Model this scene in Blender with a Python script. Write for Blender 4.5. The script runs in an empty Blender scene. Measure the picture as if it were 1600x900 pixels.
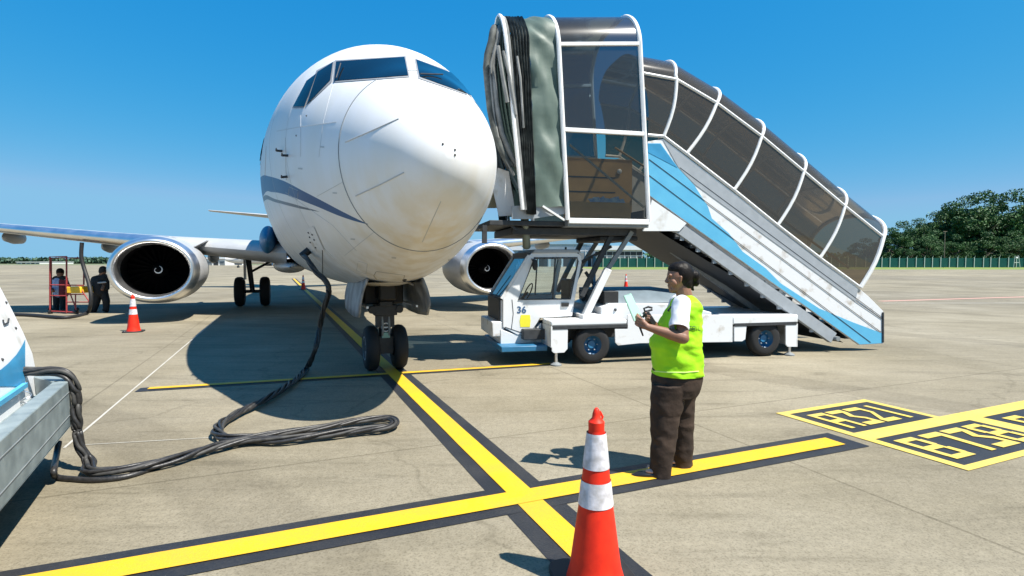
import bpy, bmesh, math, random
import numpy as np
from mathutils import Vector, Matrix
from mathutils.bvhtree import BVHTree
from mathutils import noise as mnoise
R = math.radians
random.seed(7)
S = bpy.context.scene
col = S.collection

# ------------------------------------------------------------------ camera
H = 1.65
F = 850.0
PITCH = math.atan(40 / F)
cd = bpy.data.cameras.new('camera'); cam = bpy.data.objects.new('camera', cd); col.objects.link(cam)
cd.sensor_width = 36.0; cd.lens = F / 1600 * 36.0; cd.clip_start = 0.05; cd.clip_end = 20000
cam.location = (0, 0, H); cam.rotation_euler = (math.pi / 2 - PITCH, 0, 0)
S.camera = cam

# ------------------------------------------------------------------ sky and sun
SUN = Vector((0.545, -0.29, 1.0)).normalized()
el = math.asin(SUN.z); az = math.atan2(SUN.x, SUN.y)
w = bpy.data.worlds.new("World"); S.world = w; w.use_nodes = True
nt = w.node_tree; bg = nt.nodes['Background']
sky = nt.nodes.new('ShaderNodeTexSky'); sky.sky_type = 'NISHITA'; sky.sun_disc = False
sky.sun_elevation = el; sky.sun_rotation = az
sky.altitude = 0; sky.air_density = 1.0; sky.dust_density = 0.0; sky.ozone_density = 2.5
sep = nt.nodes.new('ShaderNodeSeparateColor'); com = nt.nodes.new('ShaderNodeCombineColor'); nt.links.new(sky.outputs[0], sep.inputs[0])
for i_, (p_, a_) in enumerate(((2.1, .0926), (.55, 1.40), (.20, 3.9))):     # tropical clear-sky grade of the sky texture
    pw = nt.nodes.new('ShaderNodeMath'); pw.operation = 'POWER'; pw.inputs[1].default_value = p_
    mu = nt.nodes.new('ShaderNodeMath'); mu.operation = 'MULTIPLY'; mu.inputs[1].default_value = a_
    mi = nt.nodes.new('ShaderNodeMath'); mi.operation = 'MINIMUM'; mi.inputs[1].default_value = (1.8, 3.9, 9)[i_]
    nt.links.new(sep.outputs[i_], pw.inputs[0]); nt.links.new(pw.outputs[0], mu.inputs[0]); nt.links.new(mu.outputs[0], mi.inputs[0]); nt.links.new(mi.outputs[0], com.inputs[i_])
nt.links.new(com.outputs[0], bg.inputs[0]); bg.inputs[1].default_value = 0.072
sl = bpy.data.lights.new('sun', 'SUN'); so = bpy.data.objects.new('sun', sl); col.objects.link(so)
sl.energy = 5.0; sl.angle = R(0.5); sl.color = (1.0, 0.95, 0.86)
so.rotation_euler = SUN.to_track_quat('Z', 'Y').to_euler(); so.location = (10, -5, 20)
S.view_settings.view_transform = 'Standard'; S.view_settings.look = 'None'
S.view_settings.gamma = 1.0; S.view_settings.exposure = 0.95
S.render.engine = 'CYCLES'

# ------------------------------------------------------------------ pixel helpers (photograph survey)
def ray(px, py):
    vx = (px - 800) / F; up = -(py - 450) / F
    return Vector((vx, math.cos(PITCH) + math.sin(PITCH) * up, -math.sin(PITCH) + math.cos(PITCH) * up))
def G(px, py, z=0.0):
    d = ray(px, py); k = (z - H) / d.z
    return Vector((d.x * k, d.y * k, z))
def at(px, py, Y):
    d = ray(px, py); k = Y / d.y
    return Vector((d.x * k, Y, H + d.z * k))

# ------------------------------------------------------------------ materials
def mat(name, color, rough=0.5, metal=0.0, var=0.0, vscale=3.0, bump=0.0, bscale=40.0, coat=0.0, spec=0.5, color2=None, lo=.35, hi=.68, detail=4.0, coords='Object'):
    m = bpy.data.materials.new(name); m.use_nodes = True
    n = m.node_tree; b = n.nodes['Principled BSDF']
    b.inputs['Roughness'].default_value = rough; b.inputs['Metallic'].default_value = metal
    b.inputs['Coat Weight'].default_value = coat; b.inputs['Coat Roughness'].default_value = 0.08
    b.inputs['Specular IOR Level'].default_value = spec
    c = list(color) + [1.0]
    b.inputs['Base Color'].default_value = c
    tc = n.nodes.new('ShaderNodeTexCoord')
    if var > 0 or color2:
        nz = n.nodes.new('ShaderNodeTexNoise'); nz.inputs['Scale'].default_value = vscale; nz.inputs['Detail'].default_value = detail
        n.links.new(tc.outputs[coords], nz.inputs['Vector'])
        rp = n.nodes.new('ShaderNodeValToRGB')
        c2 = color2 or [x * (1 - var) for x in color]
        c1 = color if color2 else [min(1, x * (1 + var)) for x in color]
        rp.color_ramp.elements[0].position = lo; rp.color_ramp.elements[0].color = list(c2) + [1]
        rp.color_ramp.elements[1].position = hi; rp.color_ramp.elements[1].color = list(c1) + [1]
        n.links.new(nz.outputs['Fac'], rp.inputs[0]); n.links.new(rp.outputs[0], b.inputs['Base Color'])
        mr = n.nodes.new('ShaderNodeMapRange'); mr.inputs[3].default_value = max(0, rough - .07); mr.inputs[4].default_value = min(1, rough + .1)
        n.links.new(nz.outputs['Fac'], mr.inputs[0]); n.links.new(mr.outputs[0], b.inputs['Roughness'])
    if bump > 0:
        nb = n.nodes.new('ShaderNodeTexNoise'); nb.inputs['Scale'].default_value = bscale; nb.inputs['Detail'].default_value = 5
        n.links.new(tc.outputs[coords], nb.inputs['Vector'])
        bp = n.nodes.new('ShaderNodeBump'); bp.inputs['Strength'].default_value = bump; bp.inputs['Distance'].default_value = 0.01
        n.links.new(nb.outputs['Fac'], bp.inputs['Height']); n.links.new(bp.outputs[0], b.inputs['Normal'])
    return m

def glass(name, tint, fres=1.45, rough=0.02, op=0.0, refl=(1, 1, 1)):
    m = bpy.data.materials.new(name); m.use_nodes = True
    n = m.node_tree; n.nodes.clear()
    o = n.nodes.new('ShaderNodeOutputMaterial'); t = n.nodes.new('ShaderNodeBsdfTransparent'); t.inputs[0].default_value = list(tint) + [1]
    g = n.nodes.new('ShaderNodeBsdfGlossy'); g.inputs[0].default_value = list(refl) + [1]; g.inputs['Roughness'].default_value = rough
    d = n.nodes.new('ShaderNodeBsdfDiffuse'); d.inputs[0].default_value = (.10, .082, .060, 1)
    mx0 = n.nodes.new('ShaderNodeMixShader'); mx0.inputs[0].default_value = op
    n.links.new(t.outputs[0], mx0.inputs[1]); n.links.new(d.outputs[0], mx0.inputs[2])
    fr = n.nodes.new('ShaderNodeFresnel'); fr.inputs[0].default_value = fres
    mx = n.nodes.new('ShaderNodeMixShader')
    n.links.new(fr.outputs[0], mx.inputs[0]); n.links.new(mx0.outputs[0], mx.inputs[1]); n.links.new(g.outputs[0], mx.inputs[2])
    n.links.new(mx.outputs[0], o.inputs[0])
    return m

M = {}
M['white'] = mat('white_paint', (.68, .69, .70), .38, color2=(.52, .50, .46), vscale=4, lo=.27, hi=.40, detail=9, coat=.1)
M['white_worn'] = mat('white_worn_paint', (.66, .665, .67), .45, color2=(.44, .40, .35), vscale=5, lo=.30, hi=.44, detail=9, bump=.08, bscale=18)
M['alu_post'] = mat('white_powder_coat', (.72, .72, .71), .4, var=.04, vscale=20)
M['grey'] = mat('grey_metal_paint', (.30, .325, .35), .5, var=.06, vscale=8)
M['midgrey'] = mat('mid_grey_metal', (.19, .205, .21), .5, var=.12, vscale=9)
M['dark'] = mat('dark_metal', (.03, .032, .035), .55, var=.2, vscale=12)
M['black'] = mat('black_rubber', (.014, .014, .015), .6, var=.2, vscale=20)
M['tyre'] = mat('tyre_rubber', (.010, .010, .011), .75, var=.2, vscale=30, bump=.2, bscale=60)
M['blue'] = mat('blue_paint', (.035, .24, .44), .4, var=.08, vscale=6, coat=.1)
M['lightblue'] = mat('light_blue_paint', (.10, .40, .60), .45, color2=(.085, .36, .57), vscale=4)
M['deepblue'] = mat('deep_blue_paint', (.02, .135, .27), .45, var=.12, vscale=6)
M['alu'] = mat('bare_aluminium', (.62, .62, .63), .28, metal=.9, var=.1, vscale=5)
M['polished'] = mat('polished_metal', (.80, .80, .805), .34, metal=1.0, var=.05, vscale=3)
M['cowl'] = mat('silver_grey_cowl_paint', (.48, .485, .49), .38, metal=.3, var=.06, vscale=3)
M['wing'] = mat('wing_grey_paint', (.38, .39, .40), .45, var=.08, vscale=1.5)
M['fan'] = mat('dark_fan_blade', (.003, .003, .0035), .8, spec=.1)
M['inlet'] = mat('inlet_liner', (.004, .004, .0045), .8, spec=.1)
M['seal'] = mat('grey_window_seal', (.25, .26, .27), .5)
M['tarp'] = mat('green_canvas', (.105, .145, .120), .55, color2=(.07, .105, .085), vscale=2.5, bump=.25, bscale=9)
M['fold'] = mat('dark_canvas_fold', (.11, .12, .11), .75, color2=(.03, .034, .032), vscale=7)
M['pad'] = mat('pale_canvas_pad', (.30, .30, .29), .85, color2=(.13, .135, .13), vscale=3, spec=.15)
M['door_shaded_dirty'] = mat('shaded_dirty_gear_door_paint', (.34, .35, .36), .45, color2=(.12, .125, .13), vscale=3.5, detail=6)  # door grey darkened to paint in the shade under the nose, plus dirt patches
M['red'] = mat('orange_red_plastic', (.74, .030, .010), .5, color2=(.60, .022, .009), vscale=14, bump=.06, bscale=30, spec=.25)
M['reflect'] = mat('white_reflective_sleeve', (.66, .64, .68), .45, color2=(.40, .385, .39), vscale=22, bump=.15, bscale=60, detail=8)
M['brown'] = mat('brown_panel', (.42, .27, .11), .5, var=.12, vscale=3)
M['yellow_sticker'] = mat('yellow_sticker', (.75, .68, .04), .4)
M['navy'] = mat('navy_lettering', (.03, .09, .2), .5)
M['steelred'] = mat('red_painted_steel', (.28, .035, .035), .5, var=.2, vscale=10)
M['yellow'] = mat('yellow_painted_steel', (.85, .48, .02), .45, var=.1, vscale=10)
M['gpugrey'] = mat('galvanised_deck', (.27, .32, .325), .5, metal=.2, color2=(.17, .21, .22), vscale=7, bump=.08, bscale=20)
M['smoke'] = glass('smoked_acrylic', (.25, .205, .155), 1.5, .04, .42)
M['smoke_roof'] = glass('grey_acrylic_roof', (.34, .36, .37), 1.6, .10, .45)
M['smoke_top'] = glass('smoked_roof_acrylic', (.13, .18, .22), 1.6, .16, .25)
M['smoke_light'] = glass('light_smoked_acrylic', (.70, .64, .52), 1.45, .03, .05)
M['smoke_dark'] = glass('dark_smoked_acrylic', (.13, .18, .22), 1.55, .06, .25)
M['clear'] = glass('clear_glass', (.82, .88, .88), 1.45, .01)
M['cockpit'] = mat('cockpit_glass', (.004, .009, .014), .05, spec=.16)
M['skin'] = mat('skin', (.22, .105, .062), .5, var=.08, vscale=20)
M['hair'] = mat('black_hair', (.009, .007, .006), .5, var=.3, vscale=60, bump=.4, bscale=45, spec=.15)
M['vest'] = mat('lime_hi_vis_fabric', (.38, .76, .02), .62, color2=(.27, .62, .01), vscale=5, bump=.7, bscale=14, spec=.2)
M['vest_trim'] = mat('pale_lime_tape', (.62, .86, .22), .5)
M['shirt'] = mat('white_shirt', (.66, .66, .71), .7, bump=.3, bscale=20)
M['trouser'] = mat('dark_brown_trousers', (.060, .040, .029), .8, color2=(.030, .021, .016), vscale=7, bump=.7, bscale=16, spec=.2)
M['shoe'] = mat('black_leather', (.012, .012, .013), .3)
M['mint'] = mat('mint_green_board', (.27, .46, .37), .5, var=.05)
M['concrete_wall'] = mat('pale_wall', (.62, .62, .60), .7)

def marking_mat(name, c, wear):
    m = mat(name, c, .6, bump=.3, bscale=90)
    n = m.node_tree; b = n.nodes['Principled BSDF']
    g = n.nodes.new('ShaderNodeNewGeometry')
    n1 = n.nodes.new('ShaderNodeTexNoise'); n1.inputs['Scale'].default_value = 2.2; n1.inputs['Detail'].default_value = 8; n1.inputs['Roughness'].default_value = .65
    n2 = n.nodes.new('ShaderNodeTexNoise'); n2.inputs['Scale'].default_value = 55; n2.inputs['Detail'].default_value = 3
    n.links.new(g.outputs['Position'], n1.inputs['Vector']); n.links.new(g.outputs['Position'], n2.inputs['Vector'])
    mx = n.nodes.new('ShaderNodeMixRGB'); mx.inputs[1].default_value = list(c) + [1]; mx.inputs[2].default_value = list(wear) + [1]
    r = n.nodes.new('ShaderNodeMapRange'); r.inputs[1].default_value = .45; r.inputs[2].default_value = .85; r.inputs[3].default_value = 0; r.inputs[4].default_value = .85
    a = n.nodes.new('ShaderNodeMath'); a.operation = 'MULTIPLY_ADD'; a.inputs[1].default_value = .35
    n.links.new(n2.outputs[0], a.inputs[0]); 
    s = n.nodes.new('ShaderNodeMath'); s.operation = 'MULTIPLY'; s.inputs[1].default_value = .75; n.links.new(n1.outputs[0], s.inputs[0])
    n.links.new(s.outputs[0], a.inputs[2]); n.links.new(a.outputs[0], r.inputs[0]); n.links.new(r.outputs[0], mx.inputs[0])
    n.links.new(mx.outputs[0], b.inputs['Base Color'])
    return m
M['mk_yellow'] = marking_mat('yellow_road_paint', (.66, .385, .006), (.44, .27, .05))
M['mk_paleyellow'] = marking_mat('pale_yellow_road_paint', (.60, .44, .07), (.42, .33, .13))
M['mk_black'] = marking_mat('black_road_paint', (.010, .012, .017), (.040, .038, .036))
M['mk_white'] = marking_mat('thin_white_road_paint', (.48, .46, .41), (.30, .27, .21))
M['mk_red'] = marking_mat('faded_red_road_paint', (.50, .24, .19), (.42, .33, .25))

# ------------------------------------------------------------------ mesh helper
class MB:
    def __init__(s): s.v = []; s.f = []; s.mi = []; s.cur = 0
    def add(s, vs, fs):
        b = len(s.v); s.v += [tuple(map(float, p)) for p in vs]
        for f in fs: s.f.append([b + i for i in f]); s.mi.append(s.cur)
        return s
    def box(s, a, b):
        x0, y0, z0 = [min(p, q) for p, q in zip(a, b)]; x1, y1, z1 = [max(p, q) for p, q in zip(a, b)]
        return s.add([(x0,y0,z0),(x1,y0,z0),(x1,y1,z0),(x0,y1,z0),(x0,y0,z1),(x1,y0,z1),(x1,y1,z1),(x0,y1,z1)],
                     [(0,3,2,1),(4,5,6,7),(0,1,5,4),(1,2,6,5),(2,3,7,6),(3,0,4,7)])
    def beam(s, p, q, w_, h_, up=(0, 0, 1)):
        p = Vector(p); q = Vector(q); d = (q - p).normalized(); u = Vector(up)
        if abs(d.dot(u)) > .98: u = Vector((1, 0, 0))
        a = d.cross(u).normalized() * w_ / 2; b = a.cross(d).normalized() * h_ / 2
        c = [p - a - b, p + a - b, p + a + b, p - a + b, q - a - b, q + a - b, q + a + b, q - a + b]
        return s.add(c, [(3,2,1,0),(4,5,6,7),(0,1,5,4),(1,2,6,5),(2,3,7,6),(3,0,4,7)])
    def tube(s, pts, r, n=10, cap=True, closed=False):
        pts = [Vector(p) for p in pts]; m = len(pts)
        rs = r if isinstance(r, (list, tuple)) else [r] * m
        rings = []; prev = None
        for i in range(m):
            a = pts[(i - 1) % m] if (i > 0 or closed) else pts[i]; b = pts[(i + 1) % m] if (i < m - 1 or closed) else pts[i]
            d = (b - a); d = d.normalized() if d.length > 1e-9 else Vector((0, 0, 1))
            if prev is None:
                u = Vector((0, 0, 1)) if abs(d.z) < .9 else Vector((1, 0, 0)); prev = (u - d * u.dot(d)).normalized()
            else:
                prev = prev - d * prev.dot(d)
                prev = prev.normalized() if prev.length > 1e-6 else d.orthogonal().normalized()
            c = d.cross(prev)
            rings.append([pts[i] + (prev * math.cos(2*math.pi*k/n) + c * math.sin(2*math.pi*k/n)) * rs[i] for k in range(n)])
        return s.loft(rings, closed_ring=True, cap=cap and not closed, closed_path=closed)
    def loft(s, rings, closed_ring=True, cap=False, closed_path=False):
        n = len(rings[0]); m = len(rings); vs = [p for r_ in rings for p in r_]; fs = []
        for i in range(m if closed_path else m - 1):
            j = (i + 1) % m
            for k in range(n if closed_ring else n - 1):
                l = (k + 1) % n
                fs.append((i*n+k, i*n+l, j*n+l, j*n+k))
        if cap: fs.append(tuple(range(n))[::-1]); fs.append(tuple((m-1)*n + k for k in range(n)))
        return s.add(vs, fs)
    def lathe(s, prof, c, axis='Z', n=32, sx=1.0, sz=1.0, cap=False):
        rings = []
        for (r, h) in prof:
            ring = []
            for k in range(n):
                a = 2*math.pi*k/n; x = r*math.cos(a)*sx; y = r*math.sin(a)*sz
                if axis == 'Z': p = (c[0]+x, c[1]+y, c[2]+h)
                elif axis == 'Y': p = (c[0]+x, c[1]+h, c[2]+y)
                else: p = (c[0]+h, c[1]+x, c[2]+y)
                ring.append(p)
            rings.append(ring)
        return s.loft(rings, cap=cap)
    def prism(s, poly, off):
        off = Vector(off); n = len(poly); a = [Vector(p) for p in poly]; b = [p + off for p in a]
        fs = [tuple(range(n))[::-1], tuple(n + i for i in range(n))]
        for i in range(n): j = (i+1) % n; fs.append((i, j, n+j, n+i))
        return s.add(a + b, fs)
    def poly(s, pts): return s.add(pts, [tuple(range(len(pts)))])
    def ellipsoid(s, c, r, n=16, m=10, fn=None):
        rings = []
        for i in range(m + 1):
            t = math.pi * (i + .0) / m; t = min(max(t, .02), math.pi - .02)
            ring = []
            for k in range(n):
                a = 2*math.pi*k/n; p = Vector((math.sin(t)*math.cos(a), math.sin(t)*math.sin(a), math.cos(t)))
                if fn: p = fn(p)
                ring.append((c[0]+p.x*r[0], c[1]+p.y*r[1], c[2]+p.z*r[2]))
            rings.append(ring)
        return s.loft(rings, cap=True)
    def capsule(s, p, q, r0, r1, n=14):
        p = Vector(p); q = Vector(q); d = (q - p).normalized(); pts = []; rs = []
        for k in range(5): a = math.pi/2*(1 - k/4); pts.append(p - d*r0*math.sin(a)); rs.append(max(r0*math.cos(a), .0006))
        for k in range(5): a = math.pi/2*k/4; pts.append(q + d*r1*math.sin(a)); rs.append(max(r1*math.cos(a), .0006))
        return s.tube(pts, rs, n)
    def build(s, name, mats, parent=None, smooth=40, bevel=0.0, loc=None, seg=2):
        me = bpy.data.meshes.new(name)
        me.from_pydata(s.v, [], s.f)
        if not isinstance(mats, (list, tuple)): mats = [mats]
        for m in mats: me.materials.append(m)
        if len(mats) > 1: me.polygons.foreach_set('material_index', s.mi)
        me.validate(); me.update()
        bm = bmesh.new(); bm.from_mesh(me); bmesh.ops.remove_doubles(bm, verts=bm.verts, dist=1e-5); bmesh.ops.recalc_face_normals(bm, faces=bm.faces); bm.to_mesh(me); bm.free()
        if smooth:
            me.shade_smooth(); me.set_sharp_from_angle(angle=R(smooth))
        o = bpy.data.objects.new(name, me); col.objects.link(o)
        if parent: o.parent = parent
        if loc: o.location = loc
        if bevel > 0:
            b = o.modifiers.new('bevel', 'BEVEL'); b.width = bevel; b.segments = seg; b.limit_method = 'ANGLE'; b.angle_limit = R(50)
        return o

def thing(name, label, cat, loc=(0, 0, 0), rz=0.0, group=None):
    o = bpy.data.objects.new(name, None); col.objects.link(o); o.location = loc; o.rotation_euler = (0, 0, rz)
    o.empty_display_size = .2
    return tag(o, label, cat, group)
def tag(o, label=None, cat=None, group=None, kind=None):
    if label: o['label'] = label
    if cat: o['category'] = cat
    if group: o['group'] = group
    if kind: o['kind'] = kind
    return o
def copy_tree(o, parent=None):
    c = o.copy(); col.objects.link(c); c.parent = parent
    for ch in [x for x in bpy.data.objects if x.parent == o]: copy_tree(ch, c)
    return c
def remesh_build(mb, name, m, parent, vox, smooth_it=2, disp=None):
    o = mb.build(name, m, parent, smooth=180)
    md = o.modifiers.new('remesh', 'REMESH'); md.mode = 'VOXEL'; md.voxel_size = vox; md.use_smooth_shade = True
    sm = o.modifiers.new('smooth', 'SMOOTH'); sm.factor = .5; sm.iterations = smooth_it
    return o

# ================================================================== GROUND
def ground_material():
    m = bpy.data.materials.new('apron_concrete'); m.use_nodes = True; n = m.node_tree; b = n.nodes['Principled BSDF']; L = n.links.new
    g = n.nodes.new('ShaderNodeNewGeometry')
    mp = n.nodes.new('ShaderNodeMapping'); mp.inputs['Rotation'].default_value = (0, 0, R(-22.5)); L(g.outputs['Position'], mp.inputs[0])
    def noise(scale, detail=5, rough=.55, vec=None, dist=0.0):
        z = n.nodes.new('ShaderNodeTexNoise'); z.inputs['Scale'].default_value = scale; z.inputs['Detail'].default_value = detail
        z.inputs['Roughness'].default_value = rough; z.inputs['Distortion'].default_value = dist; L((vec or g.outputs['Position']), z.inputs['Vector']); return z.outputs['Fac']
    def ramp(fac, stops):
        r = n.nodes.new('ShaderNodeValToRGB'); r.color_ramp.elements[0].position = stops[0][0]; r.color_ramp.elements[0].color = stops[0][1]
        r.color_ramp.elements[1].position = stops[-1][0]; r.color_ramp.elements[1].color = stops[-1][1]
        for p, c in stops[1:-1]: e = r.color_ramp.elements.new(p); e.color = c
        L(fac, r.inputs[0]); return r.outputs[0]
    def mul(a, b_, f=1.0, mode='MULTIPLY'):
        x = n.nodes.new('ShaderNodeMixRGB'); x.blend_type = mode; x.inputs[0].default_value = f; L(a, x.inputs[1]); L(b_, x.inputs[2]); return x.outputs[0]
    base = ramp(noise(.35, 6, .6), [(.3, (.205, .178, .122, 1)), (.5, (.268, .236, .170, 1)), (.72, (.335, .300, .225, 1))])
    speck = ramp(noise(75, 3, .6), [(.34, (.45, .44, .42, 1)), (.5, (1, 1, 1, 1)), (.66, (1.0, 1.0, 1.0, 1)), (.74, (1.35, 1.33, 1.28, 1))])
    gr = ramp(noise(22, 6, .7), [(.3, (.78, .77, .75, 1)), (.7, (1.15, 1.15, 1.15, 1))])
    mp2 = n.nodes.new('ShaderNodeMapping'); mp2.inputs['Scale'].default_value = (.35, 2.6, 1); mp2.inputs['Rotation'].default_value = (0, 0, R(6)); L(g.outputs['Position'], mp2.inputs[0])
    streak = ramp(noise(1.3, 8, .68, mp2.outputs[0], .8), [(.28, (.52, .51, .49, 1)), (.44, (.92, .92, .92, 1)), (.60, (1.03, 1.03, 1.03, 1)), (.75, (1.20, 1.20, 1.19, 1))])
    big = ramp(noise(.06, 4, .5), [(.35, (.84, .84, .85, 1)), (.65, (1.10, 1.09, 1.06, 1))])
    c = mul(mul(mul(mul(base, speck, .55), gr, .7), streak, .8), big)
    # slab joints
    br = n.nodes.new('ShaderNodeTexBrick'); br.offset = 0; br.inputs['Scale'].default_value = 1.0; br.inputs['Brick Width'].default_value = 6.0; br.inputs['Row Height'].default_value = 6.0
    br.inputs['Mortar Size'].default_value = .014; br.inputs['Mortar Smooth'].default_value = .3
    br.inputs['Color1'].default_value = (1, 1, 1, 1); br.inputs['Color2'].default_value = (.86, .86, .85, 1); br.inputs['Mortar'].default_value = (.60, .59, .57, 1)
    mp.inputs['Location'].default_value = (2.2, 1.3, 0); L(mp.outputs[0], br.inputs['Vector'])
    c = mul(c, br.outputs['Color'], .75)
    # hairline cracks
    vo = n.nodes.new('ShaderNodeTexVoronoi'); vo.feature = 'DISTANCE_TO_EDGE'; vo.inputs['Scale'].default_value = .21
    nd = n.nodes.new('ShaderNodeTexNoise'); nd.inputs['Scale'].default_value = 1.5; nd.inputs['Detail'].default_value = 6; L(g.outputs['Position'], nd.inputs['Vector'])
    va = n.nodes.new('ShaderNodeVectorMath'); va.operation = 'ADD'; L(g.outputs['Position'], va.inputs[0]); L(nd.outputs['Color'], va.inputs[1]); L(va.outputs[0], vo.inputs['Vector'])
    ck = ramp(vo.outputs['Distance'], [(0.0, (.55, .54, .52, 1)), (.006, (1, 1, 1, 1))])
    c = mul(c, ck, .45)
    # oil spots
    sp = ramp(noise(.9, 3, .5), [(.0, (1, 1, 1, 1)), (.70, (1, 1, 1, 1)), (.80, (.72, .71, .70, 1))])
    c = mul(c, sp, .9)
    # rubber marks left by turning wheels
    wv = n.nodes.new('ShaderNodeTexWave'); wv.wave_type = 'RINGS'; wv.rings_direction = 'Z'; wv.inputs['Scale'].default_value = .045; wv.inputs['Distortion'].default_value = 1.2; wv.inputs['Detail'].default_value = 1
    mp3 = n.nodes.new('ShaderNodeMapping'); mp3.inputs['Location'].default_value = (14, 9, 0); L(g.outputs['Position'], mp3.inputs[0]); L(mp3.outputs[0], wv.inputs['Vector'])
    tw = ramp(wv.outputs['Fac'], [(.0, (1, 1, 1, 1)), (.972, (1, 1, 1, 1)), (.985, (.70, .69, .68, 1)), (1.0, (.74, .73, .72, 1))])
    c = mul(c, tw, .55)
    L(c, b.inputs['Base Color']); b.inputs['Roughness'].default_value = .82; b.inputs['Specular IOR Level'].default_value = .25
    bp = n.nodes.new('ShaderNodeBump'); bp.inputs['Strength'].default_value = .45; bp.inputs['Distance'].default_value = .006
    L(noise(60, 6, .7), bp.inputs['Height']); L(bp.outputs[0], b.inputs['Normal'])
    return m
g = MB().poly([(-4000, -60, 0), (4000, -60, 0), (4000, 9000, 0), (-4000, 9000, 0)]).build('ground', mat('dry_field', (.17, .17, .10), .9, color2=(.10, .13, .05), vscale=.02), smooth=0)
tag(g, kind='structure')
a = MB().poly([(-400, -50, .01), (400, -50, .01), (400, 118, .01), (120, 120, .01), (-70, 330, .01), (-400, 330, .01)]).build('apron', ground_material(), smooth=0)
tag(a, kind='structure')
Z0 = .01
gm = mat('apron_grass', (.20, .24, .045), .9, color2=(.11, .17, .03), vscale=.4, detail=8)
gs = MB().poly([(20, 126, .012), (420, 124, .012), (420, 190, .012), (20, 190, .012)]).build('grass_strip', gm, smooth=0); tag(gs, kind='structure')

def line(name, p, q, wd, z, m, ext0=0, ext1=0, skew=0.0):
    p = Vector((p[0], p[1], 0)); q = Vector((q[0], q[1], 0)); d = (q - p).normalized(); nn = Vector((-d.y, d.x, 0)) * wd / 2
    p = p - d * ext0; q = q + d * ext1
    N_ = max(2, int((q - p).length / .25)); ra = []; rb = []
    for i in range(N_ + 1):
        c = p.lerp(q, i / N_); j1 = mnoise.noise(Vector((c.x*9, c.y*9, wd))) * .004; j2 = mnoise.noise(Vector((c.x*9, c.y*9, 7+wd))) * .004
        ra.append(c + nn * (1 + j1 / wd * 2) + Vector((0, 0, z + Z0))); rb.append(c - nn * (1 + j2 / wd * 2) + Vector((0, 0, z + Z0)))
    o = MB().loft([ra, rb], closed_ring=False).build(name, m, smooth=0)
    return tag(o, kind='structure')
dc = Vector((-.397, .918, 0)); cc = Vector((-1.305, 6.95, 0))
line('taxi_line_border', cc - dc * 7, cc + dc * 52, .43, .003, M['mk_black'])
line('taxi_line', cc - dc * 7, cc + dc * 52, .185, .009, M['mk_yellow'])
e0 = Vector((-2.02, 2.867, 0)); e1 = Vector((2.02, 4.52, 0)); dt = (e1 - e0).normalized()
E = G(1316, 696); kk = (E - e0).dot(dt)
line('stop_line_border', e0 - dt * 3, e0 + dt * (kk + .17), .41, .005, M['mk_black'])
line('stop_line', e0 - dt * 3, e0 + dt * kk, .20, .012, M['mk_yellow'])
p0 = G(215, 611); p1 = G(860, 570)
line('far_stop_line_border', p0, p1, .24, .005, M['mk_black'])
line('far_stop_line', G(232, 609), p1, .115, .012, M['mk_yellow'])
line('safety_line', G(343, 495), G(100, 702), .022, .003, M['mk_white'])
line('faint_safety_line', G(118, 698), G(400, 682), .010, .005, M['mk_white'])
line('red_zone_line', G(1375, 471), G(1640, 463), .35, .003, M['mk_red'])
line('white_zone_line', G(1380, 474), G(1700, 474), .12, .005, M['mk_white'])
line('dark_joint_line', G(-200, 445), G(420, 445), .25, .003, M['mk_black'])

# stand number boxes painted on the ground
A0 = Vector((2.865, 5.84, 0)); tt = Vector((.915, .404, 0)).normalized(); dd = Vector((.404, -.915, 0)).normalized()
def SB(t, d, z): return A0 + tt * t + dd * d + Vector((0, 0, z + Z0))
def srect(mb, t0, d0, t1, d1, z): mb.poly([SB(t0, d0, z), SB(t1, d0, z), SB(t1, d1, z), SB(t0, d1, z)])
yb = MB()
srect(yb, 0, 0, 1.47, .09, .006); srect(yb, 0, .09, .10, 1.79, .006); srect(yb, 1.38, .09, 1.47, .80, .006)
srect(yb, .10, .80, 3.6, 1.0, .006); srect(yb, .10, 1.71, 3.6, 1.79, .006); srect(yb, 1.62, 1.0, 1.86, 1.71, .006)
tag(yb.build('stand_box_border', M['mk_paleyellow'], smooth=0), kind='structure')
bb = MB()
srect(bb, .101, .091, 1.379, .799, .0035); srect(bb, .101, 1.001, 1.619, 1.709, .0035); srect(bb, 1.861, 1.001, 3.5, 1.709, .0035)
tag(bb.build('stand_box_fill', M['mk_black'], smooth=0), kind='structure')
GL = {  # strokes on a unit cell: (x0,y0,x1,y1[,thickness]) y down
 'A': [('r',0,0,1,.16),('r',0,.16,.24,1),('r',.76,.16,1,1),('r',.24,.46,.76,.62)],
 'B': [('r',0,0,.9,.15),('r',0,.15,.24,.85),('r',.72,.15,.96,.42),('r',.24,.42,.9,.58),('r',.76,.58,1,.85),('r',0,.85,.96,1)],
 '3': [('r',.0,0,1,.18),('q',[(.70,.18),(1.0,.18),(.72,.44),(.40,.44)]),('q',[(.40,.44),(.72,.44),(1.0,.60),(.76,.66)]),('r',.76,.60,1,.84),('r',.0,.82,1,1)],
 '2': [('r',.0,0,1,.18),('r',.76,.18,1,.40),('q',[(.76,.40),(1.0,.40),(.30,.84),(.02,.84)]),('r',.0,.82,1,1)],
 '1': [('r',.36,0,.62,1)],
 '7': [('r',.0,0,1,.18),('q',[(.72,.18),(1.0,.18),(.80,1),(.54,1)])],
 '8': [('r',.08,0,.92,.15),('r',0,.12,.24,.42),('r',.76,.12,1,.42),('r',.06,.42,.94,.58),('r',0,.58,.24,.88),('r',.76,.58,1,.88),('r',.04,.85,.96,1)],
}
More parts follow.
